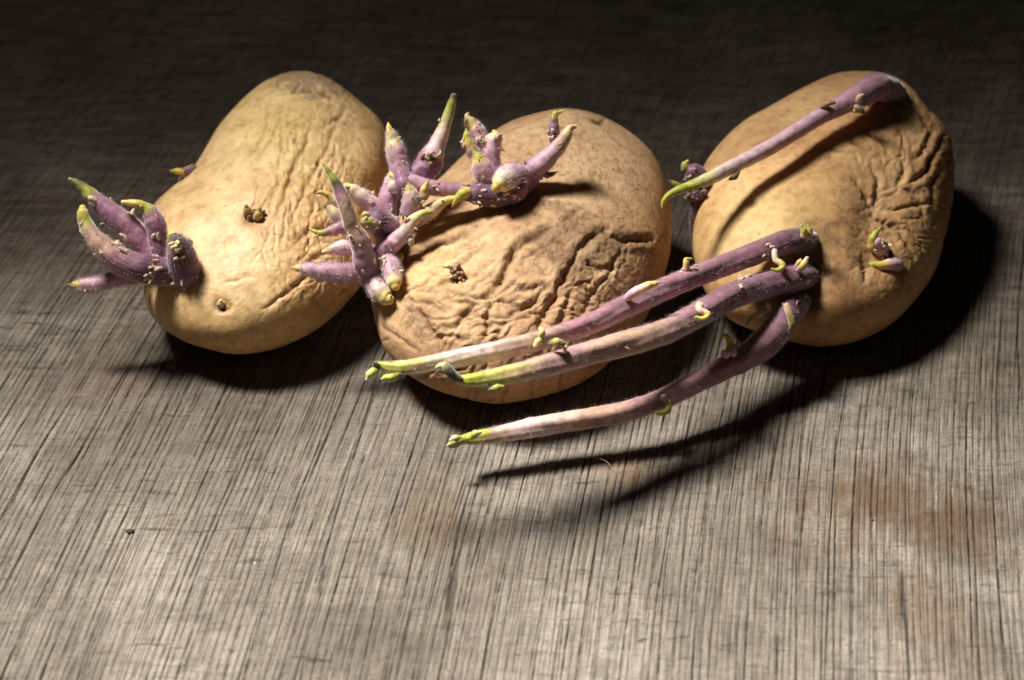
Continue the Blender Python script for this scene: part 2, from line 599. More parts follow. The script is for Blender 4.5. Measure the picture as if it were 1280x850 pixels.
def make_tuber(root_name, label, outline, cx, cy, D, shear, skew, sculpt, mat):
    rf = outline_fn(outline, cx, cy)
    th = np.arctan2(DIRS[:, 1], DIRS[:, 0])
    rho = np.hypot(DIRS[:, 0], DIRS[:, 1])
    rr_ = rf(th)
    a = rr_ * rho * np.cos(th); b = rr_ * rho * np.sin(th)      # pixels in the picture plane
    Z0 = .65
    for _ in range(12):
        s = Z0 / F
        dep = DIRS[:, 2] * D + (shear * b + skew * a) * s
        Z = Z0 + dep
        co = CAM + Z[:, None] * (V + ((cx + a - 640) / F)[:, None] * R + ((b - cy + 425) / F)[:, None] * U)
        mz = co[:, 2].min()
        if abs(mz + .0016) < 1e-5:
            break
        Z0 += (mz + .0016) / -ray(cx, cy)[2]
    nrm = normals(co, CFACES)
    if (nrm * (co - co.mean(0))).sum() < 0:
        nrm = -nrm
    px, py, Z = project(co)
    front = smooth(-.02, .15, -(nrm @ V))
    q3 = np.stack([a * s, b * s, dep], 1)                         # local picture-aligned coordinates, metres
    h, col, scurf, crinkle = sculpt(co, q3, px, py, front)
    co = co + nrm * h[:, None]
    z = co[:, 2]
    co[:, 2] = np.where(z < .0006, .0006 - .0006 * np.tanh((.0006 - z) / .004), z) - .0008
    t = Tuber()
    t.px, t.py, t.Z = project(co)
    t.co = co
    root = bpy.data.objects.new(root_name, None)
    scene.collection.objects.link(root)
    c0 = co.mean(0)
    root.location = (c0[0], c0[1], 0)
    root.empty_display_size = .02
    root['label'] = label; root['category'] = 'potato'; root['group'] = 'old sprouting potatoes on the wooden board'
    t.root = root
    f = CFACES
    nn = np.cross(co[f[:, 2]] - co[f[:, 0]], co[f[:, 3]] - co[f[:, 1]])
    if (nn * (co[f[:, 0]] - c0)).sum() < 0:
        f = f[:, ::-1]
    t.body = link('tuber_body', mesh_from('tuber_body', co, f, np.clip(col, 0.001, .95), {'scurf': scurf, 'crinkle': crinkle}), mat, root)
    print(root_name, 'centre', c0, 'size', co.max(0) - co.min(0), 'Z', t.Z.min(), t.Z.max())
    return t


def surf(t, px, py):
    d2 = (t.px - px) ** 2 + (t.py - py) ** 2
    m = d2 < 9
    if m.any():
        return t.Z[m].min()
    # outside the outline: depth of the nearest rim point
    i = np.argsort(d2)[:30]
    return t.Z[i].mean()


def zoomed(ox, oy, s):
    return lambda *pts: [(ox + x / s, oy + y / s) + tuple(r / s for r in rest[:1]) + tuple(rest[1:]) for (x, y, *rest) in pts]


def creases(px, py, front, lines, seed=0):
    """carve folds along lines; returns height and how deep in a fold each point lies"""
    wx = px + 3.2 * pn(px / 16 + seed, py / 16) + 1.4 * pn(px / 6 + seed, py / 6 + 5)
    wy = py + 3.2 * pn(px / 16 + seed + 30, py / 16) + 1.4 * pn(px / 6 + seed + 9, py / 6 + 50)
    h = np.zeros_like(px); cav = np.zeros_like(px)
    for pts, w, dep in lines:
        pts = np.array(pts, float)
        seg = np.hypot(*(pts[1:] - pts[:-1]).T); cum = np.concatenate([[0], np.cumsum(seg)])
        lo = pts.min(0) - 12 * w; hi = pts.max(0) + 12 * w
        m = np.where((px > lo[0]) & (px < hi[0]) & (py > lo[1]) & (py < hi[1]) & (front > 0))[0]
        if not len(m):
            continue
        best = np.full(len(m), 1e9); tt = np.zeros(len(m)); sd = np.zeros(len(m))
        for i in range(len(seg)):
            d = pts[i + 1] - pts[i]
            rx = wx[m] - pts[i][0]; ry = wy[m] - pts[i][1]
            u = np.clip((rx * d[0] + ry * d[1]) / (seg[i] ** 2), 0, 1)
            ds = np.hypot(rx - u * d[0], ry - u * d[1])
            b = ds < best
            best = np.where(b, ds, best); tt = np.where(b, (cum[i] + u * seg[i]) / cum[-1], tt)
            sd = np.where(b, np.sign(rx * d[1] - ry * d[0]), sd)
        fade = np.clip(np.sin(np.clip(tt, .0, 1) * math.pi), 0, 1) ** .6
        fade = fade * (.75 + .4 * pn(tt * 9 + seed, tt * 0 + w * 3.3)) * front[m]
        val = np.exp(-(best / w) ** 2) + .35 * np.exp(-(best / (2.6 * w)) ** 2)
        sh = np.exp(-((best - 3.0 * w) / (1.7 * w)) ** 2)
        h[m] += dep * fade * (-val + .38 * sh)
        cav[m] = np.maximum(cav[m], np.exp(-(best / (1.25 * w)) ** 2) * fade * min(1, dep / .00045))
    return h, cav


def folds(n, box, weight, angle, length, width, depth, seed):
    """many fine folds that wander along a direction field: list for creases()"""
    rg = np.random.default_rng(seed); out = []; tries = 0
    while len(out) < n and tries < n * 40:
        tries += 1
        x, y = rg.uniform(box[0], box[2]), rg.uniform(box[1], box[3])
        wt = float(weight(np.array([x]), np.array([y]))[0])
        if rg.random() > wt:
            continue
        L = rg.uniform(*length) * (.6 + .4 * wt); st = 5.0
        pts = [(x, y)]; off = rg.normal(0, .22); turn = rg.normal(0, .035)
        for i in range(max(2, int(L / st))):
            a = angle(x, y) + off + turn * i + .5 * float(pn(np.array([x / 22 + seed]), np.array([y / 22]))[0])
            x += math.cos(a) * st; y += math.sin(a) * st
            pts.append((x, y))
        out.append((pts, .88 * rg.uniform(*width), rg.uniform(*depth) * .74 * (.45 + .55 * wt)))
    return out


def billow(q3, ang, f_across, f_along, warp, seed, octaves=2):
    """puffy skin between sharp valleys, stretched along direction ang in the picture plane"""
    ca, sa = math.cos(ang), math.sin(ang)
    al = q3[:, 0] * ca + q3[:, 1] * sa
    ac = -q3[:, 0] * sa + q3[:, 1] * ca
    dp = q3[:, 2]
    w1 = pn(al * 90 + seed, ac * 90, dp * 90) * warp
    w2 = pn(al * 90 + seed + 40, ac * 90, dp * 90) * warp
    out = 0; am = 1
    for o in range(octaves):
        k = 1.9 ** o
        n = pn((al + w1) * f_along * k + seed, (ac + w2) * f_across * k + 3 * o, (dp + w1) * f_across * .8 * k)
        out = out + am * (np.sqrt(n * n + .0025) - .05)
        am *= .5
    return out


def blob(px, py, cx, cy, rx, ry, ang=0):
    c, s = math.cos(ang), math.sin(ang)
    dx = px - cx; dy = py - cy
    u = (dx * c + dy * s) / rx; v = (-dx * s + dy * c) / ry
    return np.exp(-(u * u + v * v))


def lerp(a, b, t):
    return a + (np.asarray(b) - a) * t[:, None]


# ---- first potato: pear shaped, yellow, fine wavy wrinkles
z1 = zoomed(60, 60, 2.125)


def sculpt1(co, q, px, py, fr):
    q9 = q * 1.0
    h = .0016 * fbm(q[:, 0] * 22, q[:, 1] * 22, q[:, 2] * 22, 2)
    band = blob(px, py, 395, 205, 75, 130, .25) + .8 * blob(px, py, 415, 310, 62, 70) + .35 * blob(px, py, 330, 170, 50, 60)
    band = np.clip(band, 0, 1) * (.35 + .65 * fr) + .25 * (1 - fr)
    h += .00036 * facets(q, 1.25, .021, .0052, .0040, 3, .15) * (.06 + .94 * band)
    h += .00018 * facets(q, 1.05, .0095, .0034, .0025, 17, .19) * (.05 + .95 * band)
    b2 = billow(q, 1.15, 500, 150, .003, 8, 2)
    h += .00010 * (b2 - .25) * (.1 + .9 * band)
    L = [(z1((705, 225), (670, 285), (645, 330), (625, 400), (600, 440)), 2.2, .0007),
         (z1((770, 180), (745, 250), (705, 320), (675, 390), (660, 430)), 2.4, .0008),
         (z1((700, 170), (690, 240), (650, 300), (640, 370)), 2.2, .0006),
         (z1((580, 190), (560, 240), (520, 290)), 2.4, .0006),
         (z1((620, 160), (600, 230), (560, 280)), 2.0, .0005),
         (z1((800, 140), (770, 185), (720, 205)), 2.4, .0006),
         (z1((800, 430), (740, 470), (680, 490), (650, 520)), 2.6, .0008),
         (z1((830, 500), (770, 520), (700, 560), (660, 560)), 2.6, .0006),
         (z1((760, 550), (690, 600), (640, 640), (570, 690)), 2.6, .0007),
         (z1((840, 600), (790, 640), (720, 700)), 2.6, .0006),
         (z1((670, 90), (655, 115), (650, 125)), 1.6, .0006),
         (z1((590, 130), (640, 120), (700, 110), (790, 140)), 2.4, .0006),
         (z1((430, 540), (480, 500), (520, 480)), 2.0, .0003),
         (z1((450, 690), (480, 690), (488, 670)), 2.0, .0006),
         (z1((460, 620), (520, 600), (560, 610)), 2.0, .0003)]
    wf = lambda x, y: np.clip(blob(x, y, 395, 190, 62, 105, .25) + .7 * blob(x, y, 415, 310, 55, 60) + .25 * blob(x, y, 330, 170, 45, 50), 0, 1)
    L += folds(75, (290, 100, 480, 390), wf, lambda x, y: 1.75 - .5 * smooth(250, 350, np.array(y)), (30, 105), (1.2, 2.1), (.00022, .00055), 21)
    L += folds(40, (330, 110, 480, 400), wf, lambda x, y: 2.5 + .3 * (x - 400) / 80, (12, 38), (1.1, 1.8), (.00018, .00042), 22)
    L += folds(14, (220, 260, 330, 390), lambda x, y: .5 + 0 * x, lambda x, y: -.3, (15, 40), (1.0, 1.5), (.00008, .0002), 23)
    ch, cav = creases(px, py, fr, L, 1)
    h += ch
    h -= .0013 * blob(px, py, 316, 268, 13, 10) * fr + .0016 * blob(px, py, 276, 379, 9, 8) * fr
    col = np.tile(np.array(srgb(236, 203, 150)), (len(px), 1))
    v = fbm(q[:, 0] * 45, q[:, 1] * 45, q[:, 2] * 45, 3)
    col = lerp(col, srgb(212, 170, 114), np.clip(.5 + v, 0, 1) * .7)
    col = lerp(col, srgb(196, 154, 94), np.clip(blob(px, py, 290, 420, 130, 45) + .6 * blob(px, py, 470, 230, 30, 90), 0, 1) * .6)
    col = lerp(col, srgb(232, 204, 128), .55 * blob(px, py, 345, 150, 60, 55))
    sc = smooth(.25, .7, blob(px, py, 383, 95, 55, 26, .25) * (1.0 + .9 * fbm(px / 14, py / 9, px * 0, 3)))
    col = lerp(col, srgb(172, 148, 118), sc * .75)
    edge = smooth(.35, .5, sc) * (1 - smooth(.5, .75, sc))
    col = lerp(col, srgb(120, 92, 72), edge * .5)
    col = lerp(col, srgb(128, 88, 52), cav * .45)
    col = lerp(col, srgb(150, 100, 66), np.clip(blob(px, py, 316, 268, 17, 13), 0, 1) * .8)
    col = lerp(col, srgb(130, 92, 60), np.clip(blob(px, py, 276, 379, 10, 9), 0, 1) * .8)
    h += .0003 * sc * fbm(px / 8, py / 6, px * 0, 2)
    return h, col, .12 + .3 * sc, .12 + .6 * band


OUT1 = [(361, 88), (389, 87), (422, 99), (455, 124), (474, 143), (486, 168), (488, 195), (483, 225), (478, 260), (471, 300), (462, 330),
        (449, 356), (420, 393), (380, 420), (342, 434), (297, 440), (258, 436), (225, 425), (197, 404), (181, 381), (174, 352), (173, 318), (179, 284),
        (194, 254), (215, 233), (241, 206), (258, 176), (272, 154), (295, 131), (323, 107), (342, 95)]
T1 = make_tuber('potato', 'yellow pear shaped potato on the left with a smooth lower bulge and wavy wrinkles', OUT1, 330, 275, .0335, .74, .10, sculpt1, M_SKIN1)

# ---- second potato: brown, scurfy, deeply wrinkled
z2 = zoomed(440, 110, 2.124)


def sculpt2(co, q, px, py, fr):
    h = .0014 * fbm(q[:, 0] * 24, q[:, 1] * 24, q[:, 2] * 24, 2)
    web = np.clip(blob(px, py, 600, 380, 85, 75) + .9 * blob(px, py, 715, 365, 85, 70) + .4 * blob(px, py, 560, 300, 60, 40), 0, 1)
    top = np.clip(blob(px, py, 740, 210, 95, 80), 0, 1)
    web = web * fr + .3 * (1 - fr)
    h += .00055 * facets(q, .95, .024, .0095, .005, 13, .14) * (.12 + .88 * web)
    h += .00030 * facets(q, .22, .016, .0052, .0042, 28, .17) * (.10 + .9 * web)
    b3 = billow(q, .9, 650, 300, .002, 48, 2)
    h += .00016 * b3 * (.4 + .6 * top)
    L = [(z2((540, 365), (480, 390), (430, 420), (418, 455), (400, 495), (372, 535), (335, 560)), 3.4, .0019),
         (z2((690, 365), (630, 400), (598, 435), (565, 490), (540, 550), (505, 610), (490, 660)), 3.4, .0017),
         (z2((675, 385), (720, 402), (760, 400), (810, 395)), 3.0, .0015),
         (z2((120, 450), (190, 420), (250, 400), (350, 355)), 3.6, .0009),
         (z2((372, 540), (362, 600), (352, 665)), 2.8, .0013),
         (z2((340, 560), (300, 585), (270, 620), (240, 640)), 2.6, .0010),
         (z2((160, 580), (195, 610), (225, 655), (235, 700)), 3.4, .0012),
         (z2((250, 560), (300, 560), (340, 600), (380, 600)), 2.4, .0008),
         (z2((410, 500), (450, 530), (500, 520), (540, 540)), 2.4, .0009),
         (z2((400, 560), (450, 580), (500, 560)), 2.4, .0007),
         (z2((600, 450), (650, 480), (700, 470)), 2.4, .0008),
         (z2((560, 500), (620, 530), (650, 560)), 2.4, .0007),
         (z2((720, 410), (690, 470), (640, 540), (610, 600)), 2.8, .0008),
         (z2((200, 540), (240, 510), (300, 490), (360, 480)), 2.4, .0007),
         (z2((150, 560), (200, 560), (250, 590)), 2.2, .0006),
         (z2((310, 640), (340, 620), (400, 620), (450, 600)), 2.2, .0007),
         (z2((200, 660), (260, 650), (330, 670)), 2.2, .0006),
         (z2((70, 620), (110, 650), (180, 700)), 2.2, .0004),
         (z2((640, 330), (600, 320), (540, 370)), 2.4, .0005),
         (z2((640, 80), (660, 85), (680, 78)), 2.4, .0008)]
    wf = lambda x, y: np.clip(blob(x, y, 605, 385, 80, 65) + .85 * blob(x, y, 715, 360, 75, 60) + .35 * blob(x, y, 560, 310, 50, 35) + .12 * blob(x, y, 650, 440, 150, 50), 0, 1)
    L += folds(26, (480, 250, 820, 480), wf, lambda x, y: 2.20 - .35 * (x - 640) / 150, (60, 150), (1.5, 2.5), (.00045, .0010), 31)
    L += folds(52, (470, 260, 820, 470), wf, lambda x, y: -.30 + .9 * smooth(660, 780, np.array(x)), (24, 70), (1.1, 1.8), (.00026, .00068), 32)
    L += folds(16, (470, 260, 820, 470), wf, lambda x, y: .55, (10, 34), (1.1, 1.9), (.00025, .0006), 33)
    L += folds(30, (560, 150, 830, 300), lambda x, y: .6 + 0 * x, lambda x, y: .9 + .004 * (x - 700), (15, 50), (1.0, 1.6), (.00008, .00022), 34)
    ch, cav = creases(px, py, fr, L, 5)
    h += ch
    col = np.tile(np.array(srgb(204, 170, 130)), (len(px), 1))
    v = fbm(q[:, 0] * 50, q[:, 1] * 50, q[:, 2] * 50, 3)
    col = lerp(col, srgb(178, 140, 102), np.clip(.5 + v, 0, 1) * .8)
    col = lerp(col, srgb(204, 170, 130), top * .6)
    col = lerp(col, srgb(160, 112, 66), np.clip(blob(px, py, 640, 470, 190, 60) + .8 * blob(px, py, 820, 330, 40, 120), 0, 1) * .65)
    col = lerp(col, srgb(222, 180, 122), .6 * blob(px, py, 540, 320, 60, 45))
    n = fbm(px / 16, py / 13, px * 0, 4)
    dirt = smooth(.3, .75, np.clip(blob(px, py, 695, 292, 48, 20, -.35) + .95 * blob(px, py, 775, 305, 60, 24, -.1) + .6 * blob(px, py, 720, 330, 40, 34)
                                   + .9 * blob(px, py, 520, 395, 14, 34, -.35) + .7 * blob(px, py, 512, 322, 18, 14) + .5 * blob(px, py, 690, 255, 40, 12, .2), 0, 1.2) + .5 * n)
    dirt = np.clip(dirt, 0, 1) * fr
    col = lerp(col, srgb(122, 94, 68), dirt * .62)
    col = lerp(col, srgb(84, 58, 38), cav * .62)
    gouge = blob(px, py, 745, 150, 9, 3.2, .2) * fr
    col = lerp(col, srgb(92, 62, 40), gouge)
    h += dirt * .00022 * fbm(px / 5, py / 4, px * 0, 3)
    eye = blob(px, py, 571, 342, 12, 11) * fr
    h += eye * .0010 * fbm(px / 4, py / 4, px * 0, 2)
    return h, col, np.clip(.30 + .7 * top + .5 * dirt, 0, 1), .25 + .75 * web


OUT2 = [(708, 133), (741, 137), (778, 152), (807, 177), (826, 204), (836, 232), (841, 265), (839, 305), (831, 336), (819, 366), (805, 396), (790, 423),
        (770, 446), (734, 471), (694, 489), (657, 498), (619, 502), (581, 498), (544, 487), (511, 468), (486, 443), (468, 411), (461, 378), (465, 345),
        (476, 308), (497, 270), (520, 243), (545, 219), (577, 190), (605, 171), (638, 152), (675, 139)]
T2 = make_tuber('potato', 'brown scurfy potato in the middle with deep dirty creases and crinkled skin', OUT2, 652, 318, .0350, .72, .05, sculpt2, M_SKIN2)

# ---- third potato: tan, smooth on the left, radiating wrinkles on the right
z3 = zoomed(800, 70, 2.125)


def sculpt3(co, q, px, py, fr):
    h = .0014 * fbm(q[:, 0] * 22 + 5, q[:, 1] * 22, q[:, 2] * 22, 2)
    right = smooth(1030, 1110, px) * smooth(400, 300, py) * fr
    h += .00034 * facets(q, 1.0, .020, .0120, .007, 63, .18) * (.08 + .92 * right)
    h += .00014 * facets(q, -.6, .0085, .0050, .004, 71, .24) * (.10 + .9 * right)
    h += .00010 * facets(q, .6, .0045, .003, .002, 88, .3) * (.08 + .9 * right)
    L = [(z3((740, 150), (780, 190), (770, 230), (730, 270)), 2.6, .0010),
         (z3((815, 200), (790, 240), (765, 300), (720, 330)), 2.6, .0012),
         (z3((690, 250), (710, 290), (690, 340)), 2.4, .0008),
         (z3((560, 310), (600, 340), (640, 400)), 2.6, .0009),
         (z3((620, 270), (640, 320), (640, 390)), 2.4, .0007),
         (z3((630, 400), (680, 430), (740, 470)), 2.4, .0009),
         (z3((640, 410), (700, 450), (720, 500), (740, 540)), 2.4, .0009),
         (z3((660, 390), (720, 390), (790, 380)), 2.2, .0007),
         (z3((800, 290), (780, 340), (790, 400)), 2.4, .0008),
         (z3((700, 340), (740, 360), (760, 420)), 2.2, .0006),
         (z3((600, 600), (610, 560), (600, 530)), 2.4, .0006),
         (z3((440, 250), (500, 245), (580, 250)), 2.2, .0004),
         (z3((380, 190), (450, 180), (500, 200)), 2.2, .0004),
         (z3((300, 230), (340, 215), (400, 215)), 2.2, .0003)]
    wf = lambda x, y: np.clip(blob(x, y, 1130, 235, 58, 92) + .15 * blob(x, y, 1060, 350, 60, 60) - .8 * blob(x, y, 1095, 315, 40, 42), 0, 1) * .8
    L += folds(24, (1040, 110, 1200, 400), wf, lambda x, y: math.atan2(y - 262, x - 1092), (25, 80), (1.2, 2.0), (.0002, .0006), 41)
    L += folds(16, (1040, 110, 1200, 400), wf, lambda x, y: math.atan2(y - 262, x - 1092) + 1.3, (14, 50), (1.1, 1.8), (.00016, .00045), 42)
    L += folds(26, (880, 110, 1080, 260), lambda x, y: .5 + 0 * x, lambda x, y: -.5, (15, 50), (1.1, 1.7), (.00006, .0002), 43)
    ch, cav = creases(px, py, fr, L, 9)
    h += ch
    h -= .0030 * blob(px, py, 1100, 255, 36, 40) * fr
    h -= .0024 * blob(px, py, 1098, 318, 24, 30) * fr
    h -= .0040 * blob(px, py, 1012, 350, 20, 46) * fr
    h += .0016 * blob(px, py, 960, 280, 60, 60) * fr
    col = np.tile(np.array(srgb(214, 173, 124)), (len(px), 1))
    v = fbm(q[:, 0] * 45, q[:, 1] * 45 + 9, q[:, 2] * 45, 3)
    col = lerp(col, srgb(188, 145, 98), np.clip(.5 + v, 0, 1) * .7)
    col = lerp(col, srgb(226, 194, 128), .75 * blob(px, py, 945, 285, 75, 60))
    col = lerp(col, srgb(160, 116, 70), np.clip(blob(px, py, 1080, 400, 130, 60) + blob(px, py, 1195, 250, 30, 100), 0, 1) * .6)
    n = fbm(px / 18, py / 15, px * 0 + 3, 4)
    dirt = np.clip(smooth(.35, .9, blob(px, py, 1015, 340, 34, 60) + .6 * blob(px, py, 1080, 290, 60, 60) + .45 * n), 0, 1) * fr
    col = lerp(col, srgb(98, 72, 46), dirt * .55)
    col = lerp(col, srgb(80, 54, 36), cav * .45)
    col = lerp(col, srgb(150, 96, 60), .7 * blob(px, py, 905, 365, 16, 14))
    return h, col, .2 + .5 * dirt, .15 + .8 * right


OUT3 = [(1063, 86), (1101, 85), (1129, 94), (1148, 110), (1163, 133), (1184, 159), (1193, 183), (1195, 221), (1190, 258), (1182, 292), (1166, 334), (1143, 371),
        (1120, 395), (1082, 416), (1045, 427), (1012, 429), (985, 424), (957, 416), (932, 408), (908, 395), (888, 374), (876, 346), (868, 312), (868, 272),
        (873, 234), (880, 205), (899, 178), (932, 150), (965, 131), (1002, 108), (1035, 92)]
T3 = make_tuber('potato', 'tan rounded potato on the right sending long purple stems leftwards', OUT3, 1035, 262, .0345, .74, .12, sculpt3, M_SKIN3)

# ------------------------------------------------------------------ sprouts
PURPLE = srgb(150, 101, 126); DARK = srgb(96, 63, 78); PINK = srgb(206, 162, 178); PALE = srgb(230, 206, 198); ROSE = srgb(218, 176, 184)
CREAM = srgb(234, 214, 158); GREEN = srgb(166, 172, 52); YELLOW = srgb(224, 196, 98); OLIVE = srgb(92, 88, 42); BROWN = srgb(120, 84, 52)
BEIGE = srgb(186, 152, 126); MAUVE = srgb(178, 130, 146)


def tube(pts3, rad, stops, seg=22, ridge=0.0, lump=.06, step=None, seed=0, tip_round=True):
    pts3 = np.array(pts3, float); rad = np.array(rad, float)
    n = len(pts3)
    ext = np.concatenate([[2 * pts3[0] - pts3[1]], pts3, [2 * pts3[-1] - pts3[-2]]])
    er = np.concatenate([[rad[0]], rad, [rad[-1]]])
    C = []; Rr = []
    step = step or max(rad.mean() * .22, .00022)
    for i in range(n - 1):
        m = max(3, int(np.linalg.norm(pts3[i + 1] - pts3[i]) / step))
        for t in np.linspace(0, 1, m, endpoint=False):
            p0, p1, p2, p3 = ext[i:i + 4]
            C.append(.5 * (2 * p1 + (p2 - p0) * t + (2 * p0 - 5 * p1 + 4 * p2 - p3) * t * t + (3 * p1 - p0 - 3 * p2 + p3) * t ** 3))
            s = t * t * (3 - 2 * t)
            Rr.append(er[i + 1] * (1 - s) + er[i + 2] * s)
    C.append(pts3[-1]); Rr.append(rad[-1])
    C = np.array(C); Rr = np.array(Rr)
    # rounded ends
    T = np.gradient(C, axis=0); T /= np.linalg.norm(T, axis=1)[:, None] + 1e-12

    def cap(c, t, r, sgn):
        a = np.linspace(0, math.pi / 2, 6)[1:]
        return [c + sgn * t * r * math.sin(x) for x in a], [max(r * math.cos(x), r * .02) for x in a]
    c2, r2 = cap(C[-1], T[-1], Rr[-1], 1); c1, r1 = cap(C[0], T[0], Rr[0] * .9, -1)
    nc = len(C)
    C = np.array(c1[::-1] + list(C) + c2); Rr = np.array(r1[::-1] + list(Rr) + r2)
    tpar = np.concatenate([np.zeros(len(c1)), np.linspace(0, 1, nc), np.ones(len(c2))])
    arc = np.concatenate([[0], np.cumsum(np.linalg.norm(np.diff(C, axis=0), axis=1))])
    core = arc[len(c1)], arc[len(c1) + nc - 1]
    tpar = np.clip((arc - core[0]) / (core[1] - core[0] + 1e-9), 0, 1)
    T = np.gradient(C, axis=0); T /= np.linalg.norm(T, axis=1)[:, None] + 1e-12
    # parallel transport frame
    n0 = np.cross(T[0], [0.3, .2, 1.0]); n0 /= np.linalg.norm(n0)
    Ns = []
    for t in T:
        n0 = n0 - t * (n0 @ t); n0 /= np.linalg.norm(n0) + 1e-12
        Ns.append(n0.copy())
    Ns = np.array(Ns); Bs = np.cross(T, Ns)
    an = np.linspace(0, 2 * math.pi, seg, endpoint=False)
    A, I = np.meshgrid(an, np.arange(len(C)))
    A = A.ravel(); I = I.ravel()
    dirs = np.cos(A)[:, None] * Ns[I] + np.sin(A)[:, None] * Bs[I]
    k = 1.0 / max(rad.mean(), .0004)
    base = C[I] + dirs * Rr[I][:, None]
    w = 1 + lump * fbm(base[:, 0] * k * .8 + seed * 3.1, base[:, 1] * k * .8, base[:, 2] * k * .8, 2)
    if ridge:
        w += ridge * np.abs(np.sin(A * 2.5 + .5 * np.sin(arc[I] * 120 + seed))) * smooth(0, .2, tpar[I]) - ridge * .5
    v = C[I] + dirs * (Rr[I] * w)[:, None]
    ts = np.array([s[0] for s in stops]); cs = np.array([s[1] for s in stops])
    tj = np.clip(tpar[I] + .05 * pn(v[:, 0] * 420 + seed, v[:, 1] * 420, v[:, 2] * 420), 0, 1)
    col = np.stack([np.interp(tj, ts, cs[:, k_]) for k_ in range(3)], 1)
    mott = pn(v[:, 0] * 260 + seed * 5, v[:, 1] * 260, v[:, 2] * 260)
    col = col * (1 + .26 * mott + .16 * pn(v[:, 0] * 700, v[:, 1] * 700, v[:, 2] * 700))[:, None]
    m = len(C)
    i, j = np.meshgrid(np.arange(seg), np.arange(m - 1))
    i = i.ravel(); j = j.ravel()
    f = np.stack([j * seg + i, j * seg + (i + 1) % seg, (j + 1) * seg + (i + 1) % seg, (j + 1) * seg + i], 1)
    return v, f, np.clip(col, .002, .95), dirs, T[I], tpar[I]


def add_fuzz(parent, v, dirs, T, tp, count, length, t0=0.0, t1=.92, wd=.000034):
    if wd > .00003:
        count = int(count * 1.5)
    m = np.where((tp > t0) & (tp < t1))[0]
    if len(m) < 10:
        return
    i = RNG.choice(m, count)
    jit = RNG.normal(size=(count, 3)) * .00018
    o = v[i] + jit * .6 - dirs[i] * .0001
    d = dirs[i] + RNG.normal(size=(count, 3)) * .45 + T[i] * RNG.normal(.1, .35, size=(count, 1))
    d /= np.linalg.norm(d, axis=1)[:, None]
    L = length * RNG.uniform(.45, 1.25, size=(count, 1))
    side = np.cross(d, RNG.normal(size=(count, 3))); side /= np.linalg.norm(side, axis=1)[:, None]
    bend = RNG.normal(size=(count, 3)) * .25
    verts = np.concatenate([o - side * wd, o + side * wd, o + d * L + bend * L * .5])
    k = np.arange(count)
    f = np.stack([k, k + count, k + 2 * count], 1)
    fz = link('fuzz', mesh_from('fuzz', verts, f), M_FUZZ, parent)
    fz['kind'] = 'stuff'


SPROUTS = []


def sprout(t, pts, stops, zref, name='sprout', label=None, fuzz=900, flen=.0009, ridge=0, lump=.10, seg=22, parent=None, f0=0.0, f1=.9):
    """pts: (px, py, radius px, offset px towards the camera)"""
    seed = len(SPROUTS) * 1.7
    c3 = []; rd = []
    for (px, py, r, *o) in pts:
        Z = zref - (o[0] if o else 0) * zref / F
        c3.append(P(px, py, Z)); rd.append(r * Z / F)
    v, f, col, dirs, T, tp = tube(c3, rd, stops, seg, ridge, lump, None, seed)
    ob = link(name, mesh_from(name, v, f, col), M_SPROUT, parent or t.root)
    if label:
        ob['label'] = label
    if fuzz:
        add_fuzz(ob, v, dirs, T, tp, fuzz, flen, f0, f1)
    SPROUTS.append((ob, v, dirs, T, tp))
    if name == 'sprout' and fuzz >= 300:
        rm = float(np.mean(rd)); it = []
        for node in (random.uniform(.22, .4), random.uniform(.45, .62), random.uniform(.66, .8)):
            m = np.where((np.abs(tp - node) < .05) & (dirs @ V < .35))[0]
            if len(m) < 4 or random.random() < .15:
                continue
            c_ = int(RNG.choice(m))
            near = m[np.argsort(np.linalg.norm(v[m] - v[c_], axis=1))[:max(8, len(m) // 4)]]
            for k_ in RNG.choice(near, random.choice((2, 3, 4))):
                r_ = rm * random.uniform(.07, .15)
                it.append((v[k_], dirs[k_] + T[k_] * random.uniform(-.2, .9), r_ * random.uniform(1.8, 3.8), r_, random.choice((CREAM, CREAM, YELLOW)), random.choice((ROSE, CREAM, BEIGE))))
        if it:
            blobs(ob, 'root_nub_cluster', it)
    return ob


def blobs(parent, name, items, kind_stuff=True, seg=9):
    """a joined part of tiny nubs: items (point, direction, length, radius, tip colour, base colour)"""
    VV, FF, CC = [], [], []; off = 0
    for (p, d, L, r, ctip, cbase) in items:
        d = np.array(d, float); d /= np.linalg.norm(d) + 1e-9
        bend = RNG.normal(size=3) * .3 * L
        pts = [p - d * L * .15, p + d * L * .4, p + d * L * .75 + bend * .4, p + d * L + bend]
        v, f, col, *_ = tube(pts, [r * .95, r, r * .8, r * .45], [(0, cbase), (.45, cbase), (1, ctip)], seg, 0, .1, r * .5, RNG.uniform(0, 50))
        VV.append(v); FF.append(f + off); CC.append(col); off += len(v)
    ob = link(name, mesh_from(name, np.concatenate(VV), np.concatenate(FF), np.concatenate(CC)), M_SPROUT, parent)
    if kind_stuff:
        ob['kind'] = 'stuff'
    return ob


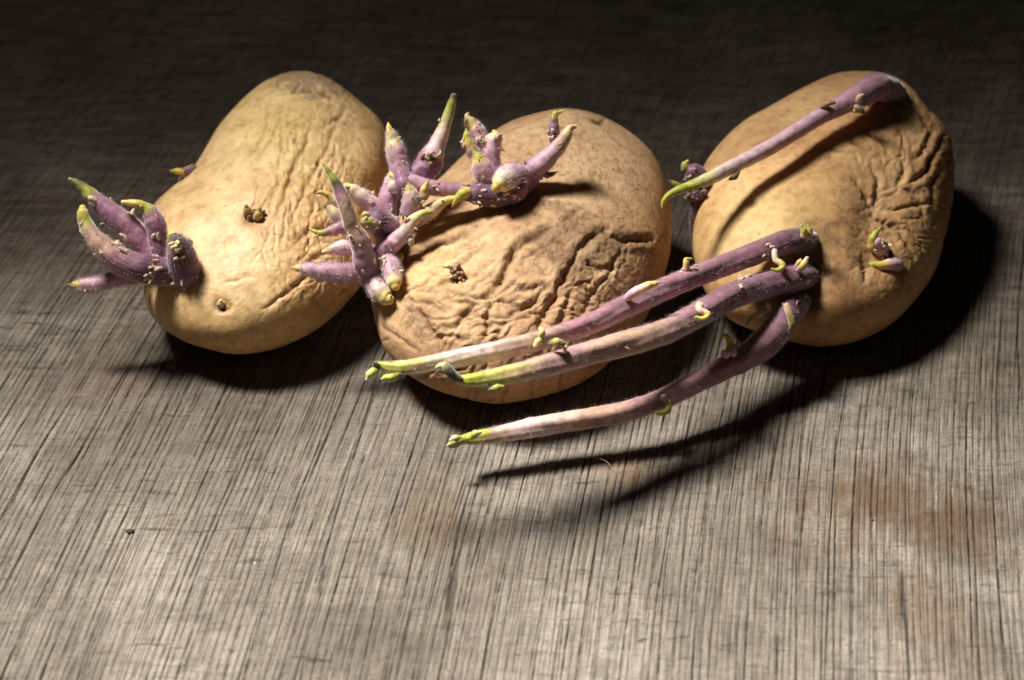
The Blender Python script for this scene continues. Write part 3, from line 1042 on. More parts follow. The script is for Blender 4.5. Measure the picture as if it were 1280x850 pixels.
def nubs(parent, pts, zref, r=3.6, tip=CREAM, base=srgb(226, 190, 178), rand=.3):
    """tiny root nubs at picture points (px, py[, offset px towards camera])"""
    it = []
    top = parent.parent
    VV = np.concatenate([x[1] for x in SPROUTS if x[0].parent == top]); DD = np.concatenate([x[3] for x in SPROUTS if x[0].parent == top])
    spx, spy, sz = project(VV)
    for (px, py, *o) in pts:
        for _ in range(random.choice((1, 2, 2, 3))):
            jx, jy = random.gauss(0, 1.6), random.gauss(0, 1.6)
            d2 = (spx - px - jx) ** 2 + (spy - py - jy) ** 2
            m = np.where(d2 < max(6.0, d2.min() * 1.3 + .5))[0]
            k = m[np.argmin(sz[m])]
            p = VV[k]
            d = DD[k] - V * .3 + R * random.gauss(0, .4) + U * random.gauss(.1, .4)
            rr_ = r * random.uniform(.38, .74) * sz[k] / F
            it.append((p, d, rr_ * random.uniform(1.6, 3.2), rr_, tip, base))
    return blobs(parent, 'root_nub_cluster', it)


def curl(parent, pts, zref, stops, name='bud'):
    c3 = []; rd = []
    for (px, py, r, *o) in pts:
        Z = zref - (o[0] if o else 0) * zref / F
        c3.append(P(px, py, Z)); rd.append(r * Z / F)
    v, f, col, *_ = tube(c3, rd, stops, 12, 0, .08, None, RNG.uniform(0, 40))
    return link(name, mesh_from(name, v, f, col), M_SPROUT, parent)


GT = [(0, GREEN), (1, YELLOW)]

# ---- cluster on the left end of the first potato
a = zoomed(70, 190, 4.475)
zc = surf(T1, 212, 335)
PX = lambda z: z
s_low = sprout(T1, a((430, 690, 50, 0), (330, 705, 44, 4), (250, 735, 40, 8), (170, 745, 38, 10), (110, 747, 27, 12), (72, 745, 11, 12)),
               [(0, MAUVE), (.5, PINK), (.78, ROSE), (.88, YELLOW), (1, OLIVE)], zc, fuzz=1800, flen=.0014)
s_up = sprout(T1, a((600, 640, 58, 0), (520, 555, 56, 2), (420, 430, 66, 2), (340, 370, 64, 2), (270, 315, 56, 0), (200, 245, 42, 0), (150, 200, 30, 0), (110, 168, 20, 0), (78, 152, 10, 0)),
              [(0, PURPLE), (.35, MAUVE), (.6, PURPLE), (.74, MAUVE), (.80, GREEN), (.95, OLIVE), (1, CREAM)], zc, fuzz=2600, flen=.0009, f1=.75)
s_mid = sprout(T1, a((600, 640, 56, 6), (580, 560, 54, 10), (570, 480, 56, 12), (555, 400, 60, 14), (530, 340, 46, 16), (490, 302, 28, 18), (430, 286, 21, 20), (376, 280, 13, 20)),
               [(0, DARK), (.45, PURPLE), (.62, MAUVE), (.72, GREEN), (.9, YELLOW), (1, CREAM)], zc, fuzz=2000, flen=.0009, f1=.68)
s_big = sprout(T1, a((650, 660, 80, 6), (540, 660, 84, 22), (430, 640, 82, 30), (330, 590, 76, 34), (250, 520, 60, 34), (190, 445, 46, 32), (158, 380, 38, 30), (150, 335, 30, 30), (148, 312, 18, 30)),
               [(0, PURPLE), (.25, DARK), (.45, MAUVE), (.62, BEIGE), (.82, BEIGE), (.90, GREEN), (1, YELLOW)], zc, fuzz=3400, flen=.0010, f1=.8)
s_fat = sprout(T1, a((745, 715, 84, -4), (728, 670, 94, 14), (706, 595, 86, 30), (690, 535, 70, 40), (680, 508, 50, 46)),
               [(0, PURPLE), (.3, PURPLE), (.75, DARK), (.92, MAUVE), (1, OLIVE)], zc, fuzz=3600, flen=.0012, f1=1.1)
curl(s_fat, a((640, 500, 20, 48), (645, 475, 18, 50), (665, 465, 14, 50)), zc, [(0, GREEN), (1, OLIVE)])
blobs(s_fat, 'bud', [(P(*a((675 + dx, 525 + dy))[0], zc - 52 * zc / F), -V + R * dx * .01 - U * dy * .01, .0016, .0009, CREAM, srgb(206, 196, 130)) for dx, dy in ((0, 0), (-18, 10), (16, 8), (4, -18), (0, 24), (-14, -12))], False)
nubs(s_big, [p + (36,) for p in a((405, 555), (360, 500), (385, 490), (400, 515), (545, 645), (575, 650), (600, 655), (520, 690), (530, 715), (545, 712))], zc)
nubs(s_big, [p + (30,) for p in a((122, 415), (130, 462), (205, 580), (250, 572), (595, 735), (500, 735))], zc, 2.6)
nubs(s_up, [p + (12,) for p in a((205, 262), (200, 275), (425, 350), (440, 380))], zc, 4.2)
nubs(s_mid, [p + (26,) for p in a((540, 485), (565, 478), (590, 488), (540, 555), (570, 575), (560, 600))], zc)
nubs(s_fat, [p + (22,) for p in a((740, 485), (765, 490), (690, 782), (720, 775), (800, 690), (795, 640), (640, 770))], zc, 2.6)
# eyes on the first potato
def eye(t, px, py, items, label=None):
    z = surf(t, px, py)
    e = None
    for pts, stops in items:
        if e is None:
            e = sprout(t, pts, stops, z, name='eye', fuzz=0, lump=.16, seg=16)
            if label: e['label'] = label
        else:
            curl(e, pts, z, stops)
    return e


eye(T1, 316, 268, [([(317, 271, 9, -5), (317, 268, 8, 2), (317, 266, 5, 5)], [(0, BROWN), (.6, srgb(140, 96, 74)), (1, BROWN)]),
                   ([(309, 267, 6, 2), (309, 262, 5.5, 6), (308, 258, 2.5, 8)], [(0, OLIVE), (.5, YELLOW), (1, BROWN)]),
                   ([(322, 273, 6, 4), (323, 268, 6, 9), (325, 262, 2.5, 11)], [(0, DARK), (.4, YELLOW), (1, OLIVE)]),
                   ([(313, 274, 4, 4), (312, 271, 3, 7)], [(0, DARK), (1, BROWN)]),
                   ([(328, 268, 4, 2), (330, 264, 2, 5)], [(0, DARK), (1, BROWN)])])
e2 = eye(T1, 236, 214, [([(242, 213, 8, -6), (234, 214, 6.5, 0), (228, 215, 5, 2)], [(0, BROWN), (.6, MAUVE), (1, BROWN)]),
                        ([(229, 215, 5, 2), (222, 214, 4.2, 3), (214, 214, 2, 4)], [(0, YELLOW), (.6, YELLOW), (1, GREEN)]),
                        ([(227, 223, 4, 2), (226, 226, 3, 3)], [(0, BROWN), (1, BROWN)])])
eye(T1, 276, 379, [([(276, 382, 6, -4), (276, 379, 5, 2), (276, 376, 2.5, 5)], [(0, BROWN), (.6, BEIGE), (1, CREAM)])])

# ---- big cluster on the left end of the second potato
b = zoomed(360, 190, 4.25)
zc2 = surf(T2, 492, 318) - .004
sprout(T2, b((560, 480, 62, -14), (520, 400, 72, 2), (480, 368, 72, 14), (435, 376, 46, 26), (400, 380, 32, 34), (372, 388, 20, 38), (354, 404, 6, 40)),
       [(0, PURPLE), (.4, PURPLE), (.6, DARK), (.72, MAUVE), (.8, GREEN), (1, YELLOW)], zc2, fuzz=2600, flen=.0012, f1=.75)
sprout(T2, b((470, 660, 40, 10), (400, 645, 46, 16), (310, 645, 50, 22), (220, 640, 50, 24), (130, 625, 38, 24), (60, 616, 22, 22), (24, 614, 7, 22)),
       [(0, PURPLE), (.3, MAUVE), (.65, PINK), (.85, ROSE), (.95, CREAM), (1, YELLOW)], zc2, fuzz=3200, flen=.0014)
sprout(T2, b((460, 540, 42, 0), (370, 515, 40, 6), (290, 507, 41, 10), (235, 520, 28, 12), (190, 530, 12, 12)),
       [(0, MAUVE), (.5, ROSE), (.8, PALE), (.92, YELLOW), (1, CREAM)], zc2, fuzz=900, flen=.0012)
sprout(T2, b((380, 420, 34, -6), (290, 402, 32, -2), (240, 415, 29, 0), (190, 430, 20, 2), (150, 425, 12, 2), (116, 408, 6, 2)),
       [(0, PURPLE), (.45, MAUVE), (.65, BEIGE), (.75, GREEN), (1, YELLOW)], zc2, fuzz=500, flen=.0008, f1=.65)
sprout(T2, b((400, 480, 42, -10), (310, 400, 40, -8), (262, 345, 38, -6), (225, 305, 26, -6), (202, 288, 15, -6)),
       [(0, MAUVE), (.4, PALE), (.75, BEIGE), (.9, CREAM), (1, BROWN)], zc2, fuzz=700, flen=.0009)
sprout(T2, b((330, 330, 30, -22), (250, 262, 24, -18), (212, 226, 18, -16), (182, 214, 13, -15), (154, 218, 7, -15)),
       [(0, MAUVE), (.35, MAUVE), (.55, CREAM), (.75, YELLOW), (1, GREEN)], zc2, fuzz=300, flen=.0008, f1=.5)
sprout(T2, b((540, 350, 48, -22), (470, 295, 46, -18), (400, 245, 46, -16), (345, 205, 37, -14), (312, 181, 20, -14)),
       [(0, MAUVE), (.35, PINK), (.65, PALE), (.9, CREAM), (1, YELLOW)], zc2, fuzz=1500, flen=.0011)
sprout(T2, b((520, 330, 52, -20), (530, 255, 52, -20), (552, 165, 42, -20), (568, 105, 29, -20), (577, 60, 18, -20), (578, 42, 9, -20)),
       [(0, PURPLE), (.4, PINK), (.65, PALE), (.85, CREAM), (1, YELLOW)], zc2, fuzz=1200, flen=.0010)
sprout(T2, b((650, 330, 58, 0), (658, 275, 56, 6), (650, 222, 42, 10), (644, 188, 22, 12), (640, 165, 6, 14)),
       [(0, PURPLE), (.4, PINK), (.65, ROSE), (.82, CREAM), (1, GREEN)], zc2, fuzz=900, flen=.0009)
s11 = sprout(T2, b((440, 590, 48, 10), (490, 540, 48, 16), (560, 485, 48, 20), (620, 425, 40, 22), (665, 365, 32, 24), (712, 328, 23, 24), (756, 320, 13, 24)),
             [(0, PURPLE), (.35, MAUVE), (.6, PALE), (.78, CREAM), (1, GREEN)], zc2, fuzz=900, flen=.0008, f1=.7)
sprout(T2, b((640, 385, 42, -4), (700, 350, 42, 0), (760, 312, 40, 4), (810, 275, 30, 6), (850, 256, 22, 6), (905, 245, 15, 6), (925, 243, 8, 6)),
       [(0, MAUVE), (.3, ROSE), (.55, CREAM), (.8, YELLOW), (1, CREAM)], zc2, fuzz=600, flen=.0008, f1=.6)
sprout(T2, b((500, 530, 50, 6), (540, 590, 50, 22), (556, 650, 50, 34), (568, 695, 40, 42), (572, 712, 26, 44)),
       [(0, PURPLE), (.4, PINK), (.75, ROSE), (.88, CREAM), (1, YELLOW)], zc2, fuzz=1600, flen=.0014, f1=.8)
s14 = sprout(T2, b((440, 640, 46, 8), (462, 695, 50, 24), (490, 742, 53, 34), (520, 775, 42, 40), (536, 783, 28, 42)),
             [(0, PURPLE), (.4, PINK), (.72, PALE), (.85, CREAM), (1, YELLOW)], zc2, fuzz=1600, flen=.0014, f1=.8)
curl(s14, b((548, 770, 7, 49), (550, 766, 5, 51)), zc2, [(0, BROWN), (1, BROWN)])
s_spike = sprout(T2, b((440, 690, 56, 12), (415, 600, 64, 26), (385, 490, 56, 36), (345, 400, 44, 42), (318, 335, 40, 46), (286, 240, 37, 48), (256, 165, 28, 48), (216, 105, 15, 48), (186, 66, 4, 48)),
                 [(0, DARK), (.25, MAUVE), (.45, BEIGE), (.65, BEIGE), (.74, PURPLE), (.80, OLIVE), (.9, GREEN), (1, OLIVE)], zc2, fuzz=700, flen=.0006,
                 label='long dull spike with a dark olive tip crossing in front')
nubs(s_spike, [p + (44,) for p in b((335, 460), (345, 470), (310, 450), (470, 580), (500, 560), (505, 565), (390, 640), (385, 690))], zc2, 3.0)
nubs(s11, [p + (30,) for p in b((580, 330), (590, 350), (625, 365), (560, 300), (585, 265), (480, 385), (485, 375), (420, 330), (440, 260), (455, 265), (320, 185))], zc2, 3.2)
curl(s11, b((650, 450, 14, 20), (652, 470, 21, 24), (654, 490, 15, 24)), zc2, [(0, PINK), (.5, PALE), (1, CREAM)])
curl(s11, b((425, 335, 14, 30), (410, 330, 15, 34), (400, 332, 9, 36)), zc2, [(0, ROSE), (.5, CREAM), (1, YELLOW)])
curl(s11, b((625, 370, 11, 28), (626, 358, 10, 30), (622, 345, 4, 30)), zc2, [(0, BEIGE), (.5, YELLOW), (1, GREEN)])
curl(s11, b((590, 545, 16, 12), (600, 560, 16, 16), (590, 580, 9, 16)), zc2, [(0, BEIGE), (1, BEIGE)])
curl(s11, b((545, 120, 16, -4), (560, 130, 15, -2), (575, 155, 10, 0)), zc2, [(0, YELLOW), (1, CREAM)])
curl(s11, b((540, 195, 12, -6), (545, 165, 14, -4), (552, 145, 6, -2)), zc2, [(0, CREAM), (1, YELLOW)])

d = zoomed(470, 100, 4.923)
zd = surf(T2, 620, 235) - .003
sprout(T2, d((180, 660, 60, 0), (140, 520, 60, -12), (117, 420, 62, -14), (96, 350, 36, -14), (80, 292, 17, -14), (75, 266, 6, -14)),
       [(0, PURPLE), (.3, MAUVE), (.55, ROSE), (.75, CREAM), (1, YELLOW)], zc2, fuzz=1500, flen=.0012)
s_tall = sprout(T2, d((200, 690, 72, -14), (265, 595, 84, -20), (330, 500, 84, -24), (382, 385, 52, -26), (430, 260, 36, -28), (462, 160, 29, -28), (476, 100, 20, -28)),
                [(0, PURPLE), (.3, PURPLE), (.37, MAUVE), (.42, ROSE), (.6, PALE), (.75, srgb(190, 180, 110)), (.92, GREEN), (.97, BROWN), (1, BROWN)], zc2, fuzz=1400, flen=.0009, f1=.6,
                label='tall tapering spike with a green end behind the others')
nubs(s_tall, [p + (4,) for p in d((290, 475), (310, 485), (335, 490), (350, 505))], zc2, 4.6, CREAM, BROWN)
s_run = sprout(T2, d((110, 660, 46, 4), (200, 625, 48, 4), (310, 655, 47, 4), (430, 675, 46, 4), (550, 690, 52, 4), (660, 710, 66, 2), (760, 705, 76, 0), (850, 665, 88, 0)),
               [(0, PALE), (.15, PINK), (.4, MAUVE), (.58, PURPLE), (.7, DARK), (.9, DARK), (1, PURPLE)], (zc2 + zd) / 2 - .002, fuzz=1400, flen=.0007)
s_bow = sprout(T2, d((820, 690, 84, 4), (880, 645, 82, 8), (950, 570, 72, 10), (1030, 500, 62, 12), (1110, 425, 50, 12), (1165, 350, 39, 12), (1192, 300, 25, 12), (1222, 290, 13, 12)),
               [(0, DARK), (.25, PURPLE), (.45, PINK), (.65, ROSE), (.82, BEIGE), (.9, CREAM), (1, YELLOW)], zd, fuzz=1400, flen=.0008)
sprout(T2, d((1105, 420, 32, 8), (1095, 350, 36, 8), (1095, 300, 36, 8), (1094, 250, 28, 8), (1104, 208, 19, 8), (1128, 198, 11, 8), (1152, 190, 6, 8)),
       [(0, PALE), (.2, DARK), (.55, PURPLE), (.72, GREEN), (1, YELLOW)], zd, fuzz=400, flen=.0006)
s_stub = sprout(T2, d((900, 620, 74, 10), (860, 590, 84, 24), (805, 605, 82, 36), (765, 640, 60, 44), (742, 662, 32, 46)),
                [(0, PURPLE), (.45, PINK), (.75, PALE), (.9, CREAM), (1, YELLOW)], zd, fuzz=1500, flen=.0012)
s_stem = sprout(T2, d((700, 700, 60, 4), (735, 600, 50, -4), (725, 520, 44, -8), (710, 440, 54, -10), (720, 370, 52, -10), (728, 330, 30, -10), (726, 318, 14, -10)),
                [(0, DARK), (.4, PURPLE), (.65, PINK), (.85, ROSE), (.95, CREAM), (1, YELLOW)], zd, fuzz=1100, flen=.0010)
sprout(T2, d((690, 680, 44, 10), (660, 600, 58, 14), (648, 535, 62, 16), (625, 475, 42, 16), (604, 442, 10, 16)),
       [(0, DARK), (.3, PINK), (.6, ROSE), (.75, YELLOW), (1, GREEN)], zd, fuzz=900, flen=.0009)
sprout(T2, d((640, 520, 40, 0), (600, 450, 42, 4), (575, 400, 36, 6), (560, 345, 24, 6), (556, 305, 8, 6)),
       [(0, PURPLE), (.35, PINK), (.6, YELLOW), (1, GREEN)], zd, fuzz=500, flen=.0008)
sprout(T2, d((690, 480, 40, -14), (650, 380, 52, -16), (618, 315, 54, -16), (582, 265, 38, -16), (560, 222, 15, -16), (568, 205, 8, -16)),
       [(0, PURPLE), (.3, PINK), (.6, ROSE), (.78, YELLOW), (.92, CREAM), (1, BROWN)], zd, fuzz=900, flen=.0010)
curl(s_run, d((575, 690, 38, 14), (540, 695, 36, 20), (505, 725, 26, 22), (480, 760, 14, 22), (470, 782, 6, 22)), (zc2 + zd) / 2, [(0, YELLOW), (.5, GREEN), (.85, YELLOW), (1, BROWN)])
curl(s_run, d((300, 715, 30, 12), (295, 680, 26, 14), (310, 645, 18, 14), (326, 616, 5, 14)), zc2, [(0, BEIGE), (.5, YELLOW), (1, GREEN)])
curl(s_bow, d((1050, 585, 24, 12), (1080, 580, 15, 12), (1115, 565, 5, 12)), zd, [(0, MAUVE), (.4, OLIVE), (1, GREEN)])
nubs(s_stem, [p + (10,) for p in d((515, 420), (505, 440), (530, 400), (630, 380), (660, 390), (655, 400), (750, 365), (770, 380), (630, 270))], zd, 3.6)
nubs(s_stub, [p + (34,) for p in d((660, 670), (665, 690), (640, 640), (700, 580), (760, 745), (780, 720), (850, 720), (890, 730), (720, 770), (600, 750), (380, 710))], zd, 3.0)
nubs(s_bow, [p + (14,) for p in d((1090, 320), (1075, 320), (1080, 380), (1200, 280), (1230, 290), (1030, 600))], zd, 2.8)

# eye scab on the middle potato
ze = surf(T2, 568, 342)
e = sprout(T2, [(572, 338, 7, -4), (566, 334, 4.5, 3), (560, 333, 3.5, 6), (554, 333, 1.5, 7)], [(0, BROWN), (.4, BEIGE), (.7, CREAM), (1, YELLOW)], ze, name='eye', fuzz=0, lump=.2, seg=14)
blobs(e, 'scab', [(P(572 + dx, 342 + dy, ze - .0006), -V + R * dx * .04 - U * dy * .04, .0011, .0009, srgb(176, 136, 94), srgb(154, 116, 78)) for dx, dy in
                  ((0, 0), (-4, -6), (3, 5), (7, 9), (5, -1), (-2, 3), (9, 12), (1, -8), (-6, -2))])

# ---- the long stems of the third potato
g = zoomed(810, 80, 3.269)
k6 = zoomed(780, 270, 3.4)
m4 = zoomed(440, 380, 4.25)


def stem(pts, stops, label, fuzz, ridge=.12, flen=.0011):
    """pts: (px, py, r px, height above the board in metres)"""
    c3 = []; rd = []
    for (px, py, r, h) in pts:
        Z = h[1] if isinstance(h, tuple) else Zh(px, py, h)
        c3.append(P(px, py, Z)); rd.append(r * Z / F)
    v, f, col, dirs, T, tp = tube(c3, rd, stops, 34, ridge, .05, .0006, len(SPROUTS))
    ob = link('sprout', mesh_from('sprout', v, f, col), M_SPROUT, T3.root)
    ob['label'] = label
    add_fuzz(ob, v, dirs, T, tp, fuzz, flen, 0, .97, .000024)
    SPROUTS.append((ob, v, dirs, T, tp))
    spx, spy, sz = project(np.array(v))

    def depth(px, py):
        d2 = (spx - px) ** 2 + (spy - py) ** 2
        i = np.argsort(d2)[:12]
        return sz[i].min()
    ob_depth[ob.name] = depth
    return ob


ob_depth = {}


def dpt(o, px, py):
    return ob_depth[o.name](px, py)


zb1 = surf(T3, 1004, 300); zb2 = surf(T3, 1008, 345); zb3 = surf(T3, 990, 392); zbu = surf(T3, 1108, 112)
bz = lambda z, off: ('Z', z - off * z / F)
print('long stem base heights', [P(x, y, z)[2] for x, y, z in ((1004, 300, zb1), (1008, 345, zb2), (990, 392, zb3), (1108, 112, zbu))])
STEM = srgb(134, 90, 104); STEM_PINK = srgb(160, 114, 124); STEM_DARK = srgb(88, 60, 68); STEM_ROSE = srgb(182, 142, 142)
M1 = stem([(1012, 300, 13, bz(zb1, -10)), (1004, 300, 15, bz(zb1, 6)), (986, 301, 15.5, bz(zb1, 22)), (957, 311, 14.5, bz(zb1, 34)), (912, 329, 13.5, 0.0385), (868, 346, 13.5, 0.0395), (824, 364, 14, 0.0405), (780, 384, 14, 0.0415),
           (740, 404, 12.5, 0.0425), (690, 421, 12, 0.0435), (640, 434, 12, 0.0445), (590, 444, 11.5, 0.0450), (545, 453, 10, 0.0455), (510, 459, 9, 0.0460), (488, 459, 7.5, 0.0460), (470, 455, 4, 0.0460)],
          [(0, STEM_DARK), (.05, STEM_DARK), (.09, STEM), (.3, STEM_PINK), (.45, STEM_PINK), (.62, STEM_PINK), (.72, BEIGE), (.85, PALE), (.93, srgb(206, 190, 120)), (.97, GREEN), (1, OLIVE)],
          'upper of the two long purple stems crossing the middle potato', 9000)
M2 = stem([(1016, 346, 14, bz(zb2, -10)), (1004, 345, 17, bz(zb2, 8)), (986, 349, 18, bz(zb2, 24)), (956, 356, 16.5, bz(zb2, 38)), (912, 372, 16, 0.0340), (868, 396, 15.5, 0.0355), (824, 417, 15.5, 0.0370), (780, 430, 15.5, 0.0385),
           (735, 442, 14.5, 0.0400), (690, 455, 14, 0.0410), (652, 465, 12.5, 0.0420), (616, 472, 11, 0.0425), (590, 475, 8.5, 0.0430), (575, 475, 6, 0.0430)],
          [(0, STEM_DARK), (.06, STEM), (.3, STEM), (.42, STEM_PINK), (.55, BEIGE), (.66, BEIGE), (.75, STEM_ROSE), (.84, BEIGE), (.91, srgb(200, 190, 110)), (.96, GREEN), (1, GREEN)],
          'lower of the two long purple stems crossing the middle potato', 9000)
M3 = stem([(1000, 378, 16, bz(zb3, -8)), (986, 388, 19, bz(zb3, 10)), (974, 408, 19.5, bz(zb3, 22)), (956, 429, 18.5, .0185), (927, 449, 16, .0165), (898, 464, 14, .0155), (854, 487, 13, .0140), (810, 506, 12.5, .0128), (770, 517, 12.5, .012),
           (730, 524, 12.5, .0117), (675, 533, 12.5, .0112), (628, 542, 10.5, .0108), (605, 546, 9, .0106), (590, 548, 8, .0105), (578, 550, 6, .0105)],
          [(0, STEM_DARK), (.1, STEM), (.28, STEM_PINK), (.42, STEM_ROSE), (.55, STEM_ROSE), (.68, BEIGE), (.86, PALE), (.93, BEIGE), (.95, GREEN), (1, GREEN)],
          'lowest long stem hovering above the bare board', 8000)
SU = stem([(1126, 120, 9, bz(zbu, -30)), (1119, 116, 14, bz(zbu, -2)), (1110, 112, 16.5, bz(zbu, 21)), (1094, 109, 17.5, bz(zbu, 49)), (1076, 119, 15.5, bz(zbu, 69)), (1055, 130, 12.5, bz(zbu, 88)), (1024, 146, 10.5, bz(zbu, 113)), (994, 165, 10, bz(zbu, 136)), (963, 184, 9.7, bz(zbu, 157)),
           (932, 200, 9.2, bz(zbu, 173)), (902, 215, 8.6, bz(zbu, 187)), (872, 230, 8, bz(zbu, 198)), (853, 236, 6, bz(zbu, 206)), (838, 243, 4.6, bz(zbu, 208)), (830, 251, 3.2, bz(zbu, 208)), (828, 259, 1.6, bz(zbu, 208))],
          [(0, DARK), (.07, DARK), (.15, PURPLE), (.28, MAUVE), (.4, PINK), (.6, ROSE), (.8, PALE), (.87, srgb(206, 200, 130)), (.91, GREEN), (1, GREEN)],
          'straight pink stem across the top of the tan potato', 5000, .03, .0006)


for nm_, pl in (('M1', ((740, 404), (690, 421), (640, 434), (590, 444), (545, 453), (510, 459))), ('M2', ((735, 442), (690, 455), (652, 465), (616, 472)))):
    st_ = globals()[nm_]
    print(nm_, 'clearance to the middle potato', [round(surf(T2, *p_) - dpt(st_, *p_), 4) for p_ in pl])


def sbud(st, pts, stops=GT, off=0):
    z = dpt(st, pts[0][0], pts[0][1]) - .0006 - off * .00026
    return curl(st, pts, z, stops)


Y2 = [(0, ROSE), (.35, YELLOW), (1, GREEN)]
sbud(M1, k6((640, 150, 14, 4), (645, 185, 13, 8), (665, 200, 14, 10), (675, 215, 13, 12), (655, 230, 11, 13), (630, 226, 6, 13)), [(0, ROSE), (.3, CREAM), (.6, YELLOW), (1, GREEN)])
sbud(M1, k6((765, 85, 16, 2), (765, 60, 15, 6), (755, 42, 9, 7)), Y2)
sbud(M1, k6((785, 90, 14, 2), (790, 60, 12, 4), (783, 40, 6, 5)), Y2)
sbud(M1, k6((265, 225, 16, 0), (265, 200, 14, 3), (262, 185, 9, 4), (285, 182, 6, 4)), [(0, ROSE), (.4, YELLOW), (1, GREEN)])
sbud(M1, k6((15, 345, 18, 2), (50, 322, 22, 4), (95, 300, 20, 4), (130, 288, 14, 4), (150, 282, 5, 4)), [(0, PINK), (.3, ROSE), (.6, CREAM), (1, YELLOW)])
sbud(M1, m4((1010, 205, 20, 2), (990, 200, 22, 8), (975, 220, 14, 10)), [(0, OLIVE), (.5, srgb(176, 168, 80)), (1, CREAM)])
sbud(M1, m4((1005, 185, 20, 4), (1010, 150, 19, 8), (1000, 128, 9, 8)), [(0, OLIVE), (.5, srgb(190, 176, 96)), (1, CREAM)])
sbud(M1, m4((135, 320, 14, 0), (122, 318, 17, 4), (115, 312, 8, 6)), [(0, OLIVE), (1, OLIVE)])
sbud(M1, m4((140, 340, 12, 0), (115, 360, 26, 4), (95, 375, 24, 6), (78, 400, 9, 6)), [(0, OLIVE), (.5, srgb(170, 174, 76)), (1, CREAM)])
sbud(M1, m4((250, 375, 14, 4), (215, 390, 22, 8), (180, 392, 18, 8), (160, 398, 8, 8)), [(0, OLIVE), (.4, GREEN), (1, srgb(190, 190, 90))])
nubs(M1, [(x, y) for x, y in k6((640, 120), (610, 160), (500, 255), (530, 245), (305, 212), (250, 225), (795, 110), (792, 75))], dpt(M1, 940, 318) - .002, 3.4)
sbud(M2, k6((745, 225, 17, 4), (765, 205, 17, 8), (778, 180, 9, 10)), [(0, ROSE), (.4, YELLOW), (1, CREAM)])
sbud(M2, k6((735, 215, 12, 4), (745, 195, 11, 8), (750, 185, 5, 8)), [(0, BEIGE), (1, YELLOW)])
sbud(M2, k6((320, 380, 18, 4), (325, 400, 15, 8), (345, 408, 13, 10), (358, 422, 12, 12), (335, 436, 12, 12), (308, 430, 7, 12)), [(0, CREAM), (.3, ROSE), (.5, YELLOW), (1, GREEN)])
sbud(M2, m4((1060, 205, 18, 4), (1090, 200, 22, 10), (1120, 210, 16, 12)), [(0, OLIVE), (.5, srgb(176, 168, 76)), (1, OLIVE)])
sbud(M2, m4((1120, 215, 14, 8), (1130, 235, 14, 10), (1132, 255, 8, 10)), [(0, CREAM), (1, CREAM)])
sbud(M2, m4((800, 440, 12, 4), (770, 446, 22, 6), (735, 455, 14, 6), (715, 450, 6, 6)), [(0, GREEN), (.5, srgb(150, 150, 70)), (1, OLIVE)])
sbud(M2, m4((575, 402, 22, 2), (545, 385, 26, 4), (510, 350, 30, 6), (490, 330, 26, 6), (470, 322, 12, 6)), [(0, OLIVE), (.4, srgb(70, 66, 50)), (.7, srgb(110, 104, 70)), (1, srgb(190, 178, 130))])
sbud(M2, m4((500, 345, 14, 10), (470, 330, 14, 12), (452, 335, 9, 12)), [(0, srgb(150, 140, 96)), (1, CREAM)])
nubs(M2, k6((690, 370), (740, 355), (780, 330), (790, 290), (500, 290), (20, 575), (325, 380)), dpt(M2, 960, 356) - .001, 3.2)
sbud(M3, k6((600, 400, 12, 0), (590, 415, 14, 2), (555, 425, 14, 4), (530, 440, 10, 6), (522, 460, 5, 6)), [(0, ROSE), (.4, CREAM), (.6, YELLOW), (1, GREEN)])
sbud(M3, k6((465, 585, 16, 2), (455, 550, 19, 4), (440, 515, 12, 6), (420, 510, 10, 6), (408, 530, 5, 6)), [(0, ROSE), (.3, BROWN), (.5, YELLOW), (1, GREEN)])
sbud(M3, k6((430, 590, 22, 4), (440, 578, 18, 8), (440, 562, 9, 8)), [(0, PINK), (.5, ROSE), (1, CREAM)])
sbud(M3, k6((185, 790, 13, 2), (190, 810, 12, 4), (180, 832, 12, 6), (150, 838, 11, 6), (134, 832, 5, 6)), [(0, YELLOW), (.5, GREEN), (1, YELLOW)])
sbud(M3, k6((170, 775, 14, 4), (168, 768, 13, 6)), [(0, BEIGE), (1, BEIGE)])
sbud(M3, k6((690, 380, 13, 6), (705, 420, 14, 10), (715, 455, 16, 10), (705, 480, 8, 10)), [(0, BEIGE), (.5, srgb(150, 128, 50)), (1, OLIVE)])
sbud(M3, k6((620, 395, 10, 2), (612, 380, 9, 4), (608, 370, 5, 4)), [(0, ROSE), (1, YELLOW)])
sbud(M3, m4((640, 705, 18, 4), (655, 690, 22, 8), (680, 682, 10, 8)), [(0, GREEN), (.5, srgb(176, 180, 80)), (1, CREAM)])
sbud(M3, m4((600, 720, 20, 0), (570, 728, 24, 4), (545, 735, 22, 6), (520, 745, 12, 6)), [(0, GREEN), (.5, srgb(150, 154, 70)), (1, srgb(190, 180, 120))])
sbud(M3, m4((575, 715, 16, 4), (545, 712, 18, 8), (525, 722, 8, 8)), [(0, srgb(150, 154, 70)), (1, CREAM)])
sbud(M3, m4((560, 745, 16, 4), (530, 752, 14, 6), (505, 752, 6, 6)), [(0, OLIVE), (1, GREEN)])
sbud(SU, g((860, 150, 14, 4), (865, 135, 13, 8), (875, 128, 8, 8)), [(0, ROSE), (1, CREAM)])
sbud(SU, g((850, 175, 12, 4), (870, 185, 13, 8), (880, 200, 8, 8)), [(0, BEIGE), (.5, OLIVE), (1, BROWN)])
sbud(SU, g((850, 190, 9, 4), (842, 192, 9, 8), (868, 198, 5, 8)), [(0, YELLOW), (1, CREAM)])
sbud(SU, g((710, 180, 10, -4), (735, 162, 12, -2), (760, 158, 8, 0)), [(0, BROWN), (.5, srgb(170, 140, 70)), (1, OLIVE)])
